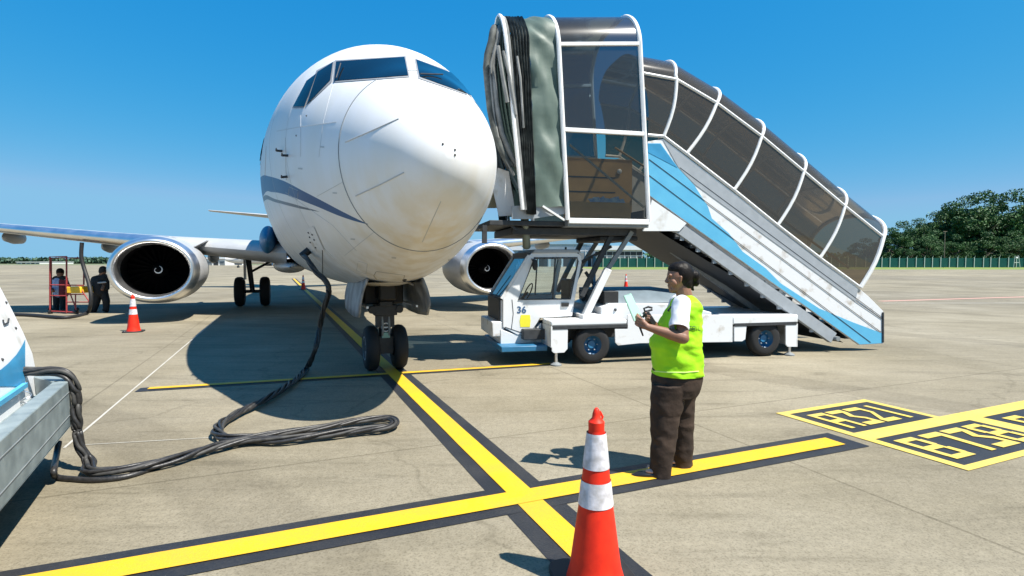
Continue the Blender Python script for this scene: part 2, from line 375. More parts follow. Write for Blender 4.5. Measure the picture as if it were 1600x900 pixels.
def glyph(mb, ch, t0, d0, wd, ht, z):
    for k, s_ in enumerate(GL[ch]):
        zz = z + k * .00025
        if s_[0] == 'r': srect(mb, t0 + s_[1]*wd, d0 + s_[2]*ht, t0 + s_[3]*wd, d0 + s_[4]*ht, zz)
        else: mb.poly([SB(t0 + x*wd, d0 + y*ht, zz) for x, y in s_[1]])
lb = MB()
for ch, t0 in zip('A321', (.22, .50, .78, 1.06)): glyph(lb, ch, t0, .20, .235, .50, .009)
for ch, t0 in zip('B738', (.20, .56, .90, 1.24)): glyph(lb, ch, t0, 1.10, .29, .51, .009)
glyph(lb, 'B', 2.0, 1.10, .29, .51, .009)
tag(lb.build('stand_box_lettering', M['mk_paleyellow'], smooth=0), kind='structure')
#AIRCRAFT
# ================================================================== AIRLINER
YAW = R(22.3)
NG = Vector((-1.945, 8.28, Z0))
plane = thing('airliner', 'large white twin-engine passenger jet facing the camera, ground power cables plugged into its nose', 'airliner', NG, YAW)
PM = Matrix.Translation(NG) @ Matrix.Rotation(YAW, 4, 'Z'); PMI = PM.inverted()

def pchip(x, y, q):
    x = np.array(x, float); y = np.array(y, float); h = np.diff(x); dl = np.diff(y) / h; m = np.zeros_like(y)
    for i in range(1, len(x) - 1):
        if dl[i-1] * dl[i] > 0:
            w1 = 2*h[i] + h[i-1]; w2 = h[i] + 2*h[i-1]; m[i] = (w1 + w2) / (w1/dl[i-1] + w2/dl[i])
    m[0] = dl[0]; m[-1] = dl[-1]
    i = int(min(max(np.searchsorted(x, q) - 1, 0), len(x) - 2)); t = (q - x[i]) / h[i]
    return float((2*t**3-3*t**2+1)*y[i] + (t**3-2*t**2+t)*h[i]*m[i] + (-2*t**3+3*t**2)*y[i+1] + (t**3-t**2)*h[i]*m[i+1])
TT = [0, .1, .3, .6, 1.0, 1.5, 2.0, 2.5, 3, 3.5, 4, 5, 6, 7.5, 22, 26, 30, 34, 36]
WW = [0, .30, .49, .66, .83, 1.0, 1.17, 1.32, 1.43, 1.52, 1.59, 1.71, 1.80, 1.88, 1.90, 1.68, 1.2, .55, .1]
ZT = [2.60, 2.91, 3.12, 3.35, 3.61, 3.86, 4.14, 4.42, 4.62, 4.77, 4.90, 5.11, 5.23, 5.30, 5.31, 5.31, 5.30, 5.15, 4.95]
ZB = [2.60, 2.32, 2.13, 1.95, 1.80, 1.65, 1.52, 1.41, 1.33, 1.28, 1.255, 1.23, 1.21, 1.20, 1.20, 1.65, 2.7, 3.95, 4.6]
ZW = [2.60, 2.62, 2.65, 2.68, 2.74, 2.83, 2.94, 3.05, 3.16, 3.22, 3.26, 3.31, 3.34, 3.34, 3.34, 3.45, 4.0, 4.6, 4.8]
ST = [math.sqrt(t) for t in TT]
WW = [w_ * .978 for w_ in WW]
def section(t):
    q = math.sqrt(max(t, 0)); return [pchip(ST, a, q) for a in (WW, ZT, ZB, ZW)]
def fus(t, th):
    w_, zt, zb, zw = section(t); s = math.sin(th); c = math.cos(th)
    x = w_ * s
    z = zw + (zt - zw) * c if c >= 0 else zw + (zw - zb) * c
    return Vector((x, t - 3.7, z))
def ringpts(t, n=96): 
    w_, zt, zb, zw = section(t); out = []
    for k in range(n):
        th = 2*math.pi*k/n; s = math.sin(th); c = math.cos(th)
        out.append((w_*s, t-3.7, zw + ((zt-zw) if c >= 0 else (zw-zb))*c))
    return out
def fuselage_material():
    m = mat('airliner_white_paint', (.70, .70, .70), .36, coat=0, spec=.18)
    n = m.node_tree; b = n.nodes['Principled BSDF']; L = n.links.new
    tc = n.nodes.new('ShaderNodeTexCoord'); sp = n.nodes.new('ShaderNodeSeparateXYZ'); L(tc.outputs['Object'], sp.inputs[0])
    def curve(xs, ys, lo, hi):          # value of y(x) as float curve
        mr = n.nodes.new('ShaderNodeMapRange'); mr.inputs[1].default_value = xs[0]; mr.inputs[2].default_value = xs[-1]; L(sp.outputs['Y'], mr.inputs[0])
        fc = n.nodes.new('ShaderNodeFloatCurve'); cu = fc.mapping.curves[0]
        pts = [((x - xs[0]) / (xs[-1] - xs[0]), (y - lo) / (hi - lo)) for x, y in zip(xs, ys)]
        cu.points[0].location = pts[0]; cu.points[1].location = pts[-1]
        for p in pts[1:-1]: cu.points.new(*p)
        fc.mapping.update(); L(mr.outputs[0], fc.inputs['Value'])
        m2 = n.nodes.new('ShaderNodeMapRange'); m2.inputs[3].default_value = lo; m2.inputs[4].default_value = hi; L(fc.outputs[0], m2.inputs[0]); return m2.outputs[0]
    def math_(op, a, b_):
        x = n.nodes.new('ShaderNodeMath'); x.operation = op
        for i, v in enumerate((a, b_)):
            if isinstance(v, (int, float)): x.inputs[i].default_value = v
            else: L(v, x.inputs[i])
        return x.outputs[0]
    def band(xs, top, bot):
        t_ = curve(xs, top, 1.0, 5.0); bo = curve(xs, bot, 1.0, 5.0)
        a = math_('LESS_THAN', sp.outputs['Z'], t_); c = math_('GREATER_THAN', sp.outputs['Z'], bo)
        return math_('MULTIPLY', a, c)
    stripe = band(STX, STT, STB)
    lim = math_('MULTIPLY', math_('GREATER_THAN', sp.outputs['Y'], STX[0]), stripe)
    thin = math_('MULTIPLY', math_('GREATER_THAN', sp.outputs['Y'], SGX[0]), band(SGX, SGT, SGB))
    side = math_('GREATER_THAN', math_('ABSOLUTE', sp.outputs['X'], 0), .3)
    nz = n.nodes.new('ShaderNodeTexNoise'); nz.inputs['Scale'].default_value = .9; nz.inputs['Detail'].default_value = 7; nz.inputs['Roughness'].default_value = .6
    mp = n.nodes.new('ShaderNodeMapping'); mp.inputs['Scale'].default_value = (2.2, 2.2, .5); L(tc.outputs['Object'], mp.inputs[0]); L(mp.outputs[0], nz.inputs['Vector'])
    rp = n.nodes.new('ShaderNodeValToRGB'); rp.color_ramp.elements[0].position = .38; rp.color_ramp.elements[0].color = (.675, .665, .645, 1); rp.color_ramp.elements[1].position = .6; rp.color_ramp.elements[1].color = (.70, .70, .705, 1)
    L(nz.outputs[0], rp.inputs[0])
    # worn, stained belly (its own shape, follows the body)
    lowz = n.nodes.new('ShaderNodeMapRange'); lowz.inputs[1].default_value = 2.15; lowz.inputs[2].default_value = 1.35; L(sp.outputs['Z'], lowz.inputs[0])
    n3 = n.nodes.new('ShaderNodeTexNoise'); n3.inputs['Scale'].default_value = 2.4; n3.inputs['Detail'].default_value = 8; L(mp.outputs[0], n3.inputs['Vector'])
    r3 = n.nodes.new('ShaderNodeMapRange'); r3.inputs[1].default_value = .42; r3.inputs[2].default_value = .7; L(n3.outputs[0], r3.inputs[0])
    dirt = math_('MULTIPLY', lowz.outputs[0], r3.outputs[0])
    def mixc(fac, a, c):
        x = n.nodes.new('ShaderNodeMixRGB'); L(fac, x.inputs[0]); L(a, x.inputs[1])
        if isinstance(c, tuple): x.inputs[2].default_value = c
        else: L(c, x.inputs[2])
        return x.outputs[0]
    c = mixc(math_('MULTIPLY', dirt, .55), rp.outputs[0], (.42, .36, .24, 1))
    nose = n.nodes.new('ShaderNodeMapRange'); nose.inputs[1].default_value = -1.6; nose.inputs[2].default_value = -2.9; L(sp.outputs['Y'], nose.inputs[0])
    under = n.nodes.new('ShaderNodeMapRange'); under.inputs[1].default_value = 2.75; under.inputs[2].default_value = 1.9; L(sp.outputs['Z'], under.inputs[0])
    r4 = n.nodes.new('ShaderNodeMapRange'); r4.inputs[1].default_value = .35; r4.inputs[2].default_value = .6; L(n3.outputs[0], r4.inputs[0])
    c = mixc(math_('MULTIPLY', math_('MULTIPLY', nose.outputs[0], under.outputs[0]), math_('MULTIPLY', r4.outputs[0], .5)), c, (.60, .49, .29, 1))
    c = mixc(math_('MULTIPLY', lim, side), c, (.0, .070, .20, 1))
    c = mixc(math_('MULTIPLY', thin, side), c, (.10, .13, .16, 1))
    L(c, b.inputs['Base Color'])
    return m
ts = list(np.linspace(0.0, 1.0, 26)**2 * 2.0)[1:] + list(np.linspace(2.0, 6.0, 34))[1:] + list(np.linspace(6, 36, 40))[1:]
ts = [.0004, .003] + ts
rings = [ringpts(t) for t in ts]
tmp = MB().loft(rings, cap=True)
bvh = BVHTree.FromPolygons([PM @ Vector(v) for v in tmp.v], tmp.f)
CAMP = Vector((0, 0, H))
def hit(px, py):
    for k in range(12):
        h = bvh.ray_cast(CAMP, ray(px, py).normalized())
        if h[0] is not None: break
        px += (597 - px) * .01; py += (260 - py) * .01
    if h[0] is None: return None, None
    return PMI @ h[0], (PMI.to_3x3() @ h[1]).normalized()
def hy(px, py):
    p, _ = hit(px, py); return p
# livery stripe on the body side, read off the body surface
_s = [hy(x, y) for x, y in ((573, 350), (540, 333), (500, 312), (462, 291), (440, 281), (424, 276), (412, 274))]
_b = [hy(x, y) for x, y in ((573, 351), (540, 341), (500, 324), (462, 309), (440, 302), (424, 300), (412, 299))]
STX = [-2.45, -2.2, -1.6, -1.0, -.3, .6, 3.0, 32.0]
def yz(pts):
    o = sorted([(p.y, p.z) for p in pts]); return [a for a, _ in o], [b_ for _, b_ in o]
xa, za = yz(_s); xb, zb_ = yz(_b)
STX = [xa[0] - .02] + list(np.linspace(xa[0] + .25, xa[-1], 6)) + [xa[-1] + 4, 31.0]
STT = [float(np.interp(x, xa, za)) for x in STX[:-2]] + [za[-1] + .35, za[-1] + 1.2]
STB = [float(np.interp(x, xb, zb_)) for x in STX[:-2]] + [zb_[-1] - .0, zb_[-1] + .4]
SGX = [-1.3, -.6, .2, 1.2, 31.0]
_g = [hy(x, y) for x, y in ((500, 331), (460, 321), (430, 314), (413, 311))]; xg, zg = yz(_g)
SGX = [xg[0], xg[0] + .4, (xg[0]+xg[-1])/2, xg[-1], 31.0]
zgc = [float(np.interp(x, xg, zg)) for x in SGX[:-1]] + [zg[-1] + .2]
SGT = [z + d for z, d in zip(zgc, (.0, .015, .03, .05, .05))]; SGB = [z - d for z, d in zip(zgc, (.0, .012, .02, .03, .03))]
M['fus'] = fuselage_material()
tmp.build('body', M['fus'], plane, smooth=60)

def patch(name, corners, m, off=.006, nu=14, nv=8, parent=plane, thick=True, mb=None):
    a, b_, c, d = [Vector((p[0], p[1], 0)) for p in corners]; grid = []
    for i in range(nu + 1):
        row = []
        for j in range(nv + 1):
            u = i / nu; v = j / nv; q = a.lerp(b_, u).lerp(d.lerp(c, u), v)
            p, n_ = hit(q.x, q.y)
            if p is None: return None
            row.append(p + n_ * off)
        grid.append(row)
    own = mb is None
    mb = mb or MB(); mb.loft(grid, closed_ring=False)
    if own: return mb.build(name, m, parent, smooth=60)
def grow(c, k):
    cx = sum(p[0] for p in c) / 4; cy = sum(p[1] for p in c) / 4
    return [(p[0] + math.copysign(k, p[0] - cx), p[1] + math.copysign(k, p[1] - cy)) for p in c]
wins = [[(526, 97), (632, 90), (638, 119), (523, 127)], [(650, 94), (714, 118), (739, 151), (656, 121)],
        [(497, 113), (521, 98), (517, 126), (481, 163)], [(480, 127), (496, 115), (477, 167), (459, 167)]]
for c in wins:
    fr = patch('cockpit_window', grow(c, 2.2), M['seal'], .006)
    if fr: patch('pane', c, M['cockpit'], .011, parent=fr)
# wipers
for a, b_ in (((528, 125), (535, 104)), ((657, 120), (690, 122))):
    p, n1 = hit(*a); q, n2 = hit(*b_)
    MB().tube([p + n1 * .03, q + n2 * .04], .008, 6).build('wiper', M['dark'], plane)
def rim(t, k0, k1, off, r, name, m, n=96, arc=None):
    w_, zt, zb, zw = section(t); pts = []
    for k in range(n + (1 if arc else 0)):
        th = 2*math.pi*k/n if not arc else arc[0] + (arc[1]-arc[0]) * k / n
        s = math.sin(th); c = math.cos(th); p = Vector((w_*s, t-3.7, zw + ((zt-zw) if c >= 0 else (zw-zb))*c)); cc_ = Vector((0, t-3.7, zw))
        pts.append(p + (p-cc_).normalized() * off)
    return MB().tube(pts, r, 6, closed=not arc, cap=bool(arc)).build(name, m, plane)
rim(1.12, 0, 1, -.001, .0075, 'radome_joint', M['midgrey'])
# radome strips and panel lines laid on the surface
def surf_line(name, pix, r, m, n=14):
    pts = []
    for (a, b_) in zip(pix[:-1], pix[1:]):
        for i in range(n):
            u = i / n; h = hit(a[0]+(b_[0]-a[0])*u, a[1]+(b_[1]-a[1])*u)
            if h[0] is not None: pts.append(h[0] + h[1] * r * .2)
    if len(pts) > 2: return MB().tube(pts, r, 5).build(name, m, plane)
M['strip'] = mat('radome_strip', (.42, .43, .44), .5)
M['panel_line'] = mat('panel_gap', (.22, .22, .22), .6)
surf_line('lightning_strip', [(540, 222), (575, 207), (627, 184)], .007, M['strip'])
surf_line('lightning_strip', [(556, 306), (595, 288), (634, 268)], .007, M['strip'])
surf_line('lightning_strip', [(660, 378), (675, 345), (690, 312)], .004, M['strip'])
surf_line('lightning_strip', [(667, 128), (682, 142), (692, 160)], .004, M['strip'])
surf_line('panel_seam', [(495, 307), (540, 282)], .003, M['strip'])
surf_line('panel_seam', [(585, 362), (535, 402)], .003, M['strip'])
surf_line('panel_seam', [(470, 180), (470, 250)], .003, M['strip'])
for t_ in (2.75, 4.15, 5.9, 7.8): rim(t_, 0, 1, -.0015, .0035, 'skin_joint', M['strip'])
surf_line('panel_seam', [(446, 300), (520, 352), (560, 395)], .0028, M['strip'])
surf_line('panel_seam', [(432, 205), (470, 198), (530, 190)], .0025, M['strip'])
surf_line('panel_seam', [(520, 132), (505, 190), (498, 250)], .0025, M['strip'])
surf_line('access_panel', [(452, 292), (466, 298), (465, 312), (451, 306), (452, 292)], .003, M['strip'], 5)
surf_line('access_panel', [(560, 408), (574, 412), (572, 428), (557, 423), (560, 408)], .003, M['strip'], 5)
surf_line('belly_hatch', [(588, 424), (632, 430), (630, 441), (589, 437), (584, 431), (588, 424)], .004, M['panel_line'], 8)
surf_line('door_seam', [(446, 215), (447, 268), (448, 282)], .004, M['strip'])
surf_line('door_seam', [(416, 228), (414, 280)], .004, M['strip'])
for (x, y) in ((520, 300), (548, 372), (612, 401), (700, 405), (466, 262), (500, 228)):
    patch('placard', [(x, y), (x + 7, y + .6), (x + 7, y + 3), (x, y + 2.4)], M['strip'], .003, 3, 2)
# external power hatch with sockets
patch('power_hatch', [(478, 357), (491, 354), (507, 390), (487, 392)], M['white_worn'], .008)
for (x, y) in ((483, 363), (485, 370), (486, 378), (492, 374), (494, 386), (489, 366)):
    p, n_ = hit(x, y)
    if p: MB().ellipsoid(p + n_*.008, (.014, .014, .014), 8, 6).build('socket', M['black'], plane)
surf_line('hatch_edge', [(488, 354), (504, 388), (504, 440)], .006, M['dark'])
# pitot probes, vanes and antennas
for (a, b_) in (((432, 246), (450, 243)), ((434, 275), (449, 276)), ((440, 226), (441, 236))):
    p, n1 = hit(*b_); 
    if p:
        q = p + n1 * .07
        MB().tube([p, q, q + Vector((0, -.14, 0))], [.016, .014, .008], 8).build('probe', M['dark'], plane)
for (x, y) in ((463, 212), (479, 181), (692, 225), (711, 242), (711, 234)):
    p, n_ = hit(x, y)
    if p: MB().ellipsoid(p, (.010, .010, .011), 8, 6).build('vent_port', M['dark'], plane)
p, n_ = hit(632, 437)
MB().ellipsoid(p, (.03, .05, .03), 8, 6).build('drain_mast', M['dark'], plane)
for t in (5.2, 9.0): 
    MB().prism([fus(t, math.pi) + Vector((0, 0, .02)), fus(t+.35, math.pi) + Vector((0, 0, .02)), fus(t+.4, math.pi) + Vector((0, 0, -.25)), fus(t+.22, math.pi) + Vector((0, 0, -.25))], (.02, 0, 0)).build('antenna', M['white'], plane)
# cabin windows and doors
for sx in (-1, 1):
    proto = None
    for k in range(34):
        t = 6.4 + k * .51; w_ = section(t)[0]; zc = 3.75
        x = sx * (w_ * math.sqrt(max(0, 1 - ((zc-3.34)/1.97)**2)) + .004)
        if proto is None:
            proto = MB().prism([(0, .12*math.copysign(abs(math.cos(a))**.6, math.cos(a)), .17*math.copysign(abs(math.sin(a))**.6, math.sin(a))) for a in np.linspace(0, 2*math.pi, 17)[:-1]], (.006, 0, 0)).build('cabin_window', M['cockpit'], plane)
            o = proto
        else: o = proto.copy(); col.objects.link(o); o.parent = plane
        o.location = (x, t - 3.7, zc); o.rotation_euler = (0, -sx*.212, 0)
    if sx == 1:
        pts = []
        for (dt_, z) in ((4.85, 2.66), (5.7, 2.66), (5.7, 4.5), (4.85, 4.5)):
            pts.append((dt_, z))
        mb = MB()
        for (ta, za_), (tb, zb2) in zip(pts, pts[1:] + pts[:1]):
            pp = []
            for i in range(9):
                t = ta + (tb-ta)*i/8; z = za_ + (zb2-za_)*i/8; w_, zt, zb3, zw = section(t); r_ = (z-zw)/((zt-zw) if z > zw else (zw-zb3))
                pp.append((w_*math.sqrt(max(0, 1-r_*r_)) + .003, t-3.7, z))
            mb.tube(pp, .012, 6)
        mb.build('door_frame', M['dark'], plane)
# forward door swung open ahead of its doorway
dr = []
for yv in np.linspace(.65, 1.62, 7):
    w_, zt, zb3, zw = section(yv + 3.7); row = []
    for z in np.linspace(2.75, min(4.75, zt - .45), 14):
        r_ = min(.985, (z-zw)/((zt-zw) if z > zw else (zw-zb3))); row.append(Vector((w_*math.sqrt(max(0, 1-r_*r_)) + .17, yv, z)))
    dr.append(row)
od = MB().loft(dr, closed_ring=False).build('open_door', M['white'], plane, smooth=60)
sd_ = od.modifiers.new('thick', 'SOLIDIFY'); sd_.thickness = .10; sd_.offset = 0
# wings
def airfoil(le, chord, th, dirc=1, n=14, inc=0.0):
    pts = []
    xs = [(1 - math.cos(math.pi*i/n)) / 2 for i in range(n + 1)]
    def yt(x): return 5*th*(.2969*math.sqrt(x) - .126*x - .3516*x*x + .2843*x**3 - .1015*x**4)
    for x in reversed(xs): pts.append((x, yt(x) * 1.0))
    for x in xs[1:-1]: pts.append((x, -yt(x) * .8))
    return [Vector((le[0], le[1] + chord*x, le[2] + chord*y - chord*x*inc)) for x, y in pts]
for s in (-1, 1):
    secs = [((s*1.4, 8.6, 1.90), 7.4, .12), ((s*1.9, 9.3, 1.95), 6.6, .12), ((s*4.83, 11.2, 2.22), 4.7, .12), ((s*6.5, 12.0, 2.40), 4.0, .11), ((s*11, 14.1, 2.86), 2.6, .105), ((s*14.4, 15.7, 3.25), 1.6, .10)]
    W_ = MB().loft([airfoil(a, c, t) for a, c, t in secs], cap=True).build('wing', M['wing'], plane, smooth=40)
    # leading edge slat
    MB().loft([[Vector((a[0], a[1] - .05 + c*.10*(1-math.cos(v)), a[2] - .01 + (c*t*.45)*math.sin(v))) for v in np.linspace(-1.9, 1.9, 12)] for a, c, t in secs[2:]], closed_ring=False).build('slat', M['polished'], W_, smooth=60)
    for x_, yy, z_, L_ in ((4.0, 15.2, 1.95, 2.2), (7.3, 15.4, 2.32, 1.9), (10.2, 15.9, 2.62, 1.6)):
        MB().lathe([(.01, 0), (.12, .25), (.17, .8), (.15, 1.4), (.05, L_), (.005, L_+.1)], (s*x_, yy-.9, z_-.12), 'Y', 16, 1, 1.3).build('flap_fairing', M['wing'], W_)
    if s == -1:   # root fairing with its blue flash
        MB().lathe([(.02, 0), (.08, 1.2), (.24, 2.6), (.42, 4), (.46, 6)], (-1.30, 7.0, 1.52), 'Y', 24, 1.2, .55).build('root_fairing', M['white_worn'], plane, smooth=60)
    else:
        MB().lathe([(.02, 0), (.08, 1.2), (.24, 2.6), (.42, 4), (.46, 6)], (1.30, 7.0, 1.52), 'Y', 24, 1.2, .55).build('root_fairing', M['white_worn'], plane, smooth=60)
    # wingtip light
    MB().ellipsoid((s*14.42, 15.9, 3.25), (.05, .18, .05), 8, 6).build('tip_light', M['red'] if s == 1 else M['mint'], W_)
    # engine
    EX, EY, EZ = s*4.83 + .13, 8.60, 1.44
    SX = 1.10
    eng = MB().lathe([(.83, -.06+.12), (.90, .03+.12), (.955, .14+.12), (1.01, .42), (1.045, .9), (1.04, 1.6), (.98, 2.4), (.86, 3.1), (.74, 3.5)], (EX, EY, EZ), 'Y', 64, SX*.97, .90).build('engine', M['cowl'], plane, smooth=60)
    lip = [(.745, .42), (.752, .25), (.765, .12), (.79, .04), (.825, .0), (.865, .0), (.905, .045), (.945, .14), (.985, .29)]
    MB().lathe(lip, (EX, EY, EZ), 'Y', 64, SX, .915).build('intake_lip', M['polished'], eng, smooth=80)
    MB().lathe([(.745, .42), (.76, .8), (.78, 1.25)], (EX, EY, EZ), 'Y', 64, SX*.99, .91).build('intake_duct', M['inlet'], eng, smooth=80)
    fb = MB()
    for k in range(24):
        a = 2*math.pi*k/24
        p = [(math.cos(a+da)*r_, 1.0 + dy, math.sin(a+da)*r_) for r_, da, dy in ((.2, -.10, .0), (.2, .12, .14), (.80, .20, .2), (.80, .02, .0))]
        fb.poly([(EX + q[0], EY + q[1], EZ + q[2]*.95) for q in p])
    fb.poly([(EX + .86*SX*math.cos(2*math.pi*k/40), EY + 1.26, EZ + .86*math.sin(2*math.pi*k/40)) for k in range(40)])
    fb.build('fan', M['fan'], eng)
    MB().lathe([(.005, .0), (.08, .10), (.16, .26), (.20, .44)], (EX, EY + .56, EZ), 'Y', 32).build('spinner', M['fan'], eng, smooth=60)
    sw = []
    for i in range(40):
        a = -i/39*2*math.pi*.86 + 1.2; r_ = .105 - .06*(i/39)**2; sw.append((EX + r_*math.cos(a), EY + .56 + r_*1.35 - .02, EZ + r_*math.sin(a)))
    MB().tube(sw, [.005 + .013*math.sin(math.pi*min(1, i/30)) for i in range(40)], 6).build('swirl_mark', M['white'], eng)
    st_x = EX + (-s) * .80
    MB().prism([(st_x, EY+1.1, EZ+.62), (st_x, EY+2.2, EZ+.60), (st_x - s*.30, EY+2.2, EZ+.86), (st_x - s*.28, EY+1.8, EZ+.86)], (0, 0, .02)).build('strake', M['cowl'], eng)
    MB().loft([[Vector((EX + dx*.16, EY + y, z)) for dx, z in ((-1, EZ+.82), (1, EZ+.82), (.8, EZ+zt_), (-.8, EZ+zt_))] for y, zt_ in ((1.4, .90), (2.2, .98), (3.5, .95), (5.0, .7))], cap=True).build('pylon', M['wing'], eng, smooth=30)
    MB().lathe([(.62, 3.3), (.52, 3.9), (.30, 4.4), (.28, 4.4)], (EX, EY, EZ), 'Y', 32, 1, 1).build('exhaust', M['alu'], eng)
    # tailplane
    MB().loft([airfoil((s*.3, 27.6, 4.35), 3.4, .08), airfoil((s*6.0, 31.0, 4.95), 1.1, .07)], cap=True).build('tailplane', M['wing'], plane)
    # main landing gear
    gx, gy = s*2.62, 14.3
    leg = MB().tube([(gx + s*.15, gy - .1, 2.1), (gx, gy, .55)], [.10, .085], 12).build('main_gear', M['dark'], plane)
    MB().tube([(gx + s*.1, gy, 1.25), (gx - s*1.1, gy + .1, 1.95)], .045, 8).build('side_brace', M['dark'], leg)
    MB().box((gx + s*.22, gy - .35, 1.0), (gx + s*.27, gy + .35, 2.0)).build('gear_door', M['white_worn'], leg)
    MB().tube([(gx - .42, gy, .55), (gx + .42, gy, .55)], .06, 8).build('axle', M['dark'], leg)
    for q in (-1, 1):
        wh = MB().lathe([(.20, -.16), (.40, -.18), (.50, -.15), (.545, -.08), (.55, 0), (.545, .08), (.50, .15), (.40, .18), (.20, .16)], (gx + q*.43, gy, .55), 'X', 36).build('wheel', M['tyre'], leg)
        MB().lathe([(.0, -.12), (.26, -.10), (.28, -.16)], (gx + q*.43, gy, .55), 'X', 24).build('rim', M['grey'], wh)
        MB().lathe([(.0, .12), (.26, .10), (.28, .16)], (gx + q*.43, gy, .55), 'X', 24).build('rim', M['grey'], wh)
# blue flash seen at the wing root (landing light fairing on the far side body)
MB().ellipsoid((-1.90, 10.1, 2.30), (.26, 1.6, .46), 24, 14).build('blue_root_panel', M['deepblue'], plane, smooth=60)
# fin
MB().loft([[Vector((p.z - 0, p.y, q)) for p in [Vector((0, v.y, v.z)) for v in airfoil((0, y_, 0), c_, .09)]] for q, y_, c_ in ((5.0, 25.2, 6.2), (11.0, 30.6, 2.2))], cap=True).build('fin', M['blue'], plane)
# nose gear
ng = MB().tube([(0, .05, 1.75), (0, 0, .95), (0, 0, .36)], [.11, .10, .085], 14).build('nose_gear', M['dark'], plane)
MB().tube([(0, -.0, 1.0), (0, .9, 1.6)], .035, 8).build('drag_brace', M['dark'], ng)
MB().tube([(-.30, 0, .345), (.30, 0, .345)], .045, 10).box((-.11, -.10, .26), (.11, .12, .52)).box((-.13, -.10, .66), (.13, .10, .86)).build('axle', M['dark'], ng)
MB().box((-.17, -.13, .84), (.17, .06, 1.0)).box((-.10, -.16, .98), (.10, .0, 1.06)).build('steering_actuator', M['dark'], ng, bevel=.012)
for q in (-1, 1):
    MB().lathe([(.0, -.02), (.055, -.02), (.06, .06), (.0, .09)], (q*.2, -.14, .93), 'Y', 16).build('taxi_light', M['dark'], ng)
    MB().tube([(q*.05, -.08, .84), (q*.05, -.13, .62), (q*.05, -.05, .45)], .018, 6).build('torque_link', M['midgrey'], ng)
    wh = MB().lathe([(.13, -.09), (.24, -.105), (.30, -.09), (.335, -.05), (.343, 0), (.335, .05), (.30, .09), (.24, .105), (.13, .09)], (q*.21, 0, .343), 'X', 40).build('wheel', M['tyre'], ng)
    MB().lathe([(.0, q*.03), (.12, q*.05), (.17, q*.10), (.19, q*.095)], (q*.21, 0, .343), 'X', 28).build('rim', M['grey'], wh)
# round mark in front of the strut
MB().tube([(.062*math.cos(a), -.10, .66 + .062*math.sin(a)) for a in np.linspace(0, 2*math.pi, 25)[:-1]], .009, 6, closed=True).box((-.035, -.11, .65), (.035, -.10, .67)).build('tow_disc', M['white'], ng)
MB().box((-.06, -.105, .50), (.06, -.095, .58)).build('gear_placard', M['mint'], ng)
# gear bay and doors
MB().box((-.30, .05, 1.0), (.30, .75, 1.5)).box((-.13, -.35, 1.08), (.13, .1, 1.45)).build('gear_shade_mass', M['black'], ng, bevel=.03)  # black boxes added to stand in for the deep shade between the doors
bay = MB()
bay.poly([(-.36, -1.0, 1.37), (.36, -1.0, 1.37), (.36, 1.3, 1.335), (-.36, 1.3, 1.335)]).build('gear_bay', M['black'], plane, smooth=0)
for q in (-1, 1):
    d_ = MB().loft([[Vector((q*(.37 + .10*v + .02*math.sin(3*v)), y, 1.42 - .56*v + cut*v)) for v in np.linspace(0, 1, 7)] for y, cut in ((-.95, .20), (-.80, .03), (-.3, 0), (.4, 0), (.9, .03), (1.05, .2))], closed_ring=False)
    o = d_.build('gear_bay_door', M['door_shaded_dirty'], plane, smooth=60)
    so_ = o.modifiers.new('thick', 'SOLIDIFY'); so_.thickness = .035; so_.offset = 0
    MB().beam((q*.39, -.3, 1.30), (q*.12, -.05, 1.45), .03, .03).build('hinge_arm', M['alu'], o)
    MB().box((q*.33, -.7, 1.0), (q*.36, .6, 1.03)).build('door_rib', M['alu'], o)
# ================================================================== PASSENGER STAIRS TRUCK
TY = R(12.8); TO = Vector((1.24, 8.66, Z0))
truck = thing('stairs_truck', 'white and light blue mobile passenger stairs truck with smoked canopy, number 36 on its cab', 'stairs truck', TO, TY)
TM = Matrix.Translation(TO) @ Matrix.Rotation(TY, 4, 'Z'); TMI = TM.inverted()
_tn = (TM.to_3x3() @ Vector((0, 1, 0)))
def T(px, py, yl=0.0):
    o = TM @ Vector((0, yl, 0)); d = ray(px, py); k = (o - CAMP).dot(_tn) / d.dot(_tn)
    return TMI @ (CAMP + d * k)
def TP(pix, yl=0.0): return [T(x, y, yl) for x, y in pix]
# --- chassis
ch = MB(); a = T(800, 540, .5); 
ch.box((-1.0, .35, .38), (3.4, 1.75, .55)).build('chassis', M['dark'], truck, bevel=.01)
def wheel(x, y, side, parent, R_=.31):
    wt = MB().lathe([(.15, -.09), (.24, -.105), (.285, -.085), (.305, -.05), (.31, 0), (.305, .05), (.285, .085), (.24, .105), (.15, .09)], (x, y, R_), 'Y', 40).build('wheel', M['tyre'], parent)
    q = -1 if side == 0 else 1
    MB().lathe([(.0, -.02), (.06, -.03), (.065, .01), (.13, .02), (.175, -.02), (.20, -.045), (.225, -.095), (.238, -.10), (.238, -.08)] if q < 0 else [(.0, .02), (.06, .03), (.065, -.01), (.13, -.02), (.175, .02), (.195, .045), (.215, .095), (.225, .10)], (x, y, R_), 'Y', 32).build('rim', M['deepblue'], wt, smooth=30)
    hb = MB()
    for k in range(6):
        an = k * math.pi / 3; hb.ellipsoid((x + .10*math.cos(an), y + q*.03, R_ + .10*math.sin(an)), (.013, .02, .013), 8, 6)
    hb.build('wheel_nuts', M['grey'], wt)
xf = T(923, 545, .13).x; xr = T(1191, 540, .13).x
for x in (xf, xr):
    wheel(x, .13, 0, truck); wheel(x, 1.87, 1, truck)
    MB().tube([(x, .15, .31), (x, 1.85, .31)], .06, 10).build('axle', M['dark'], truck)
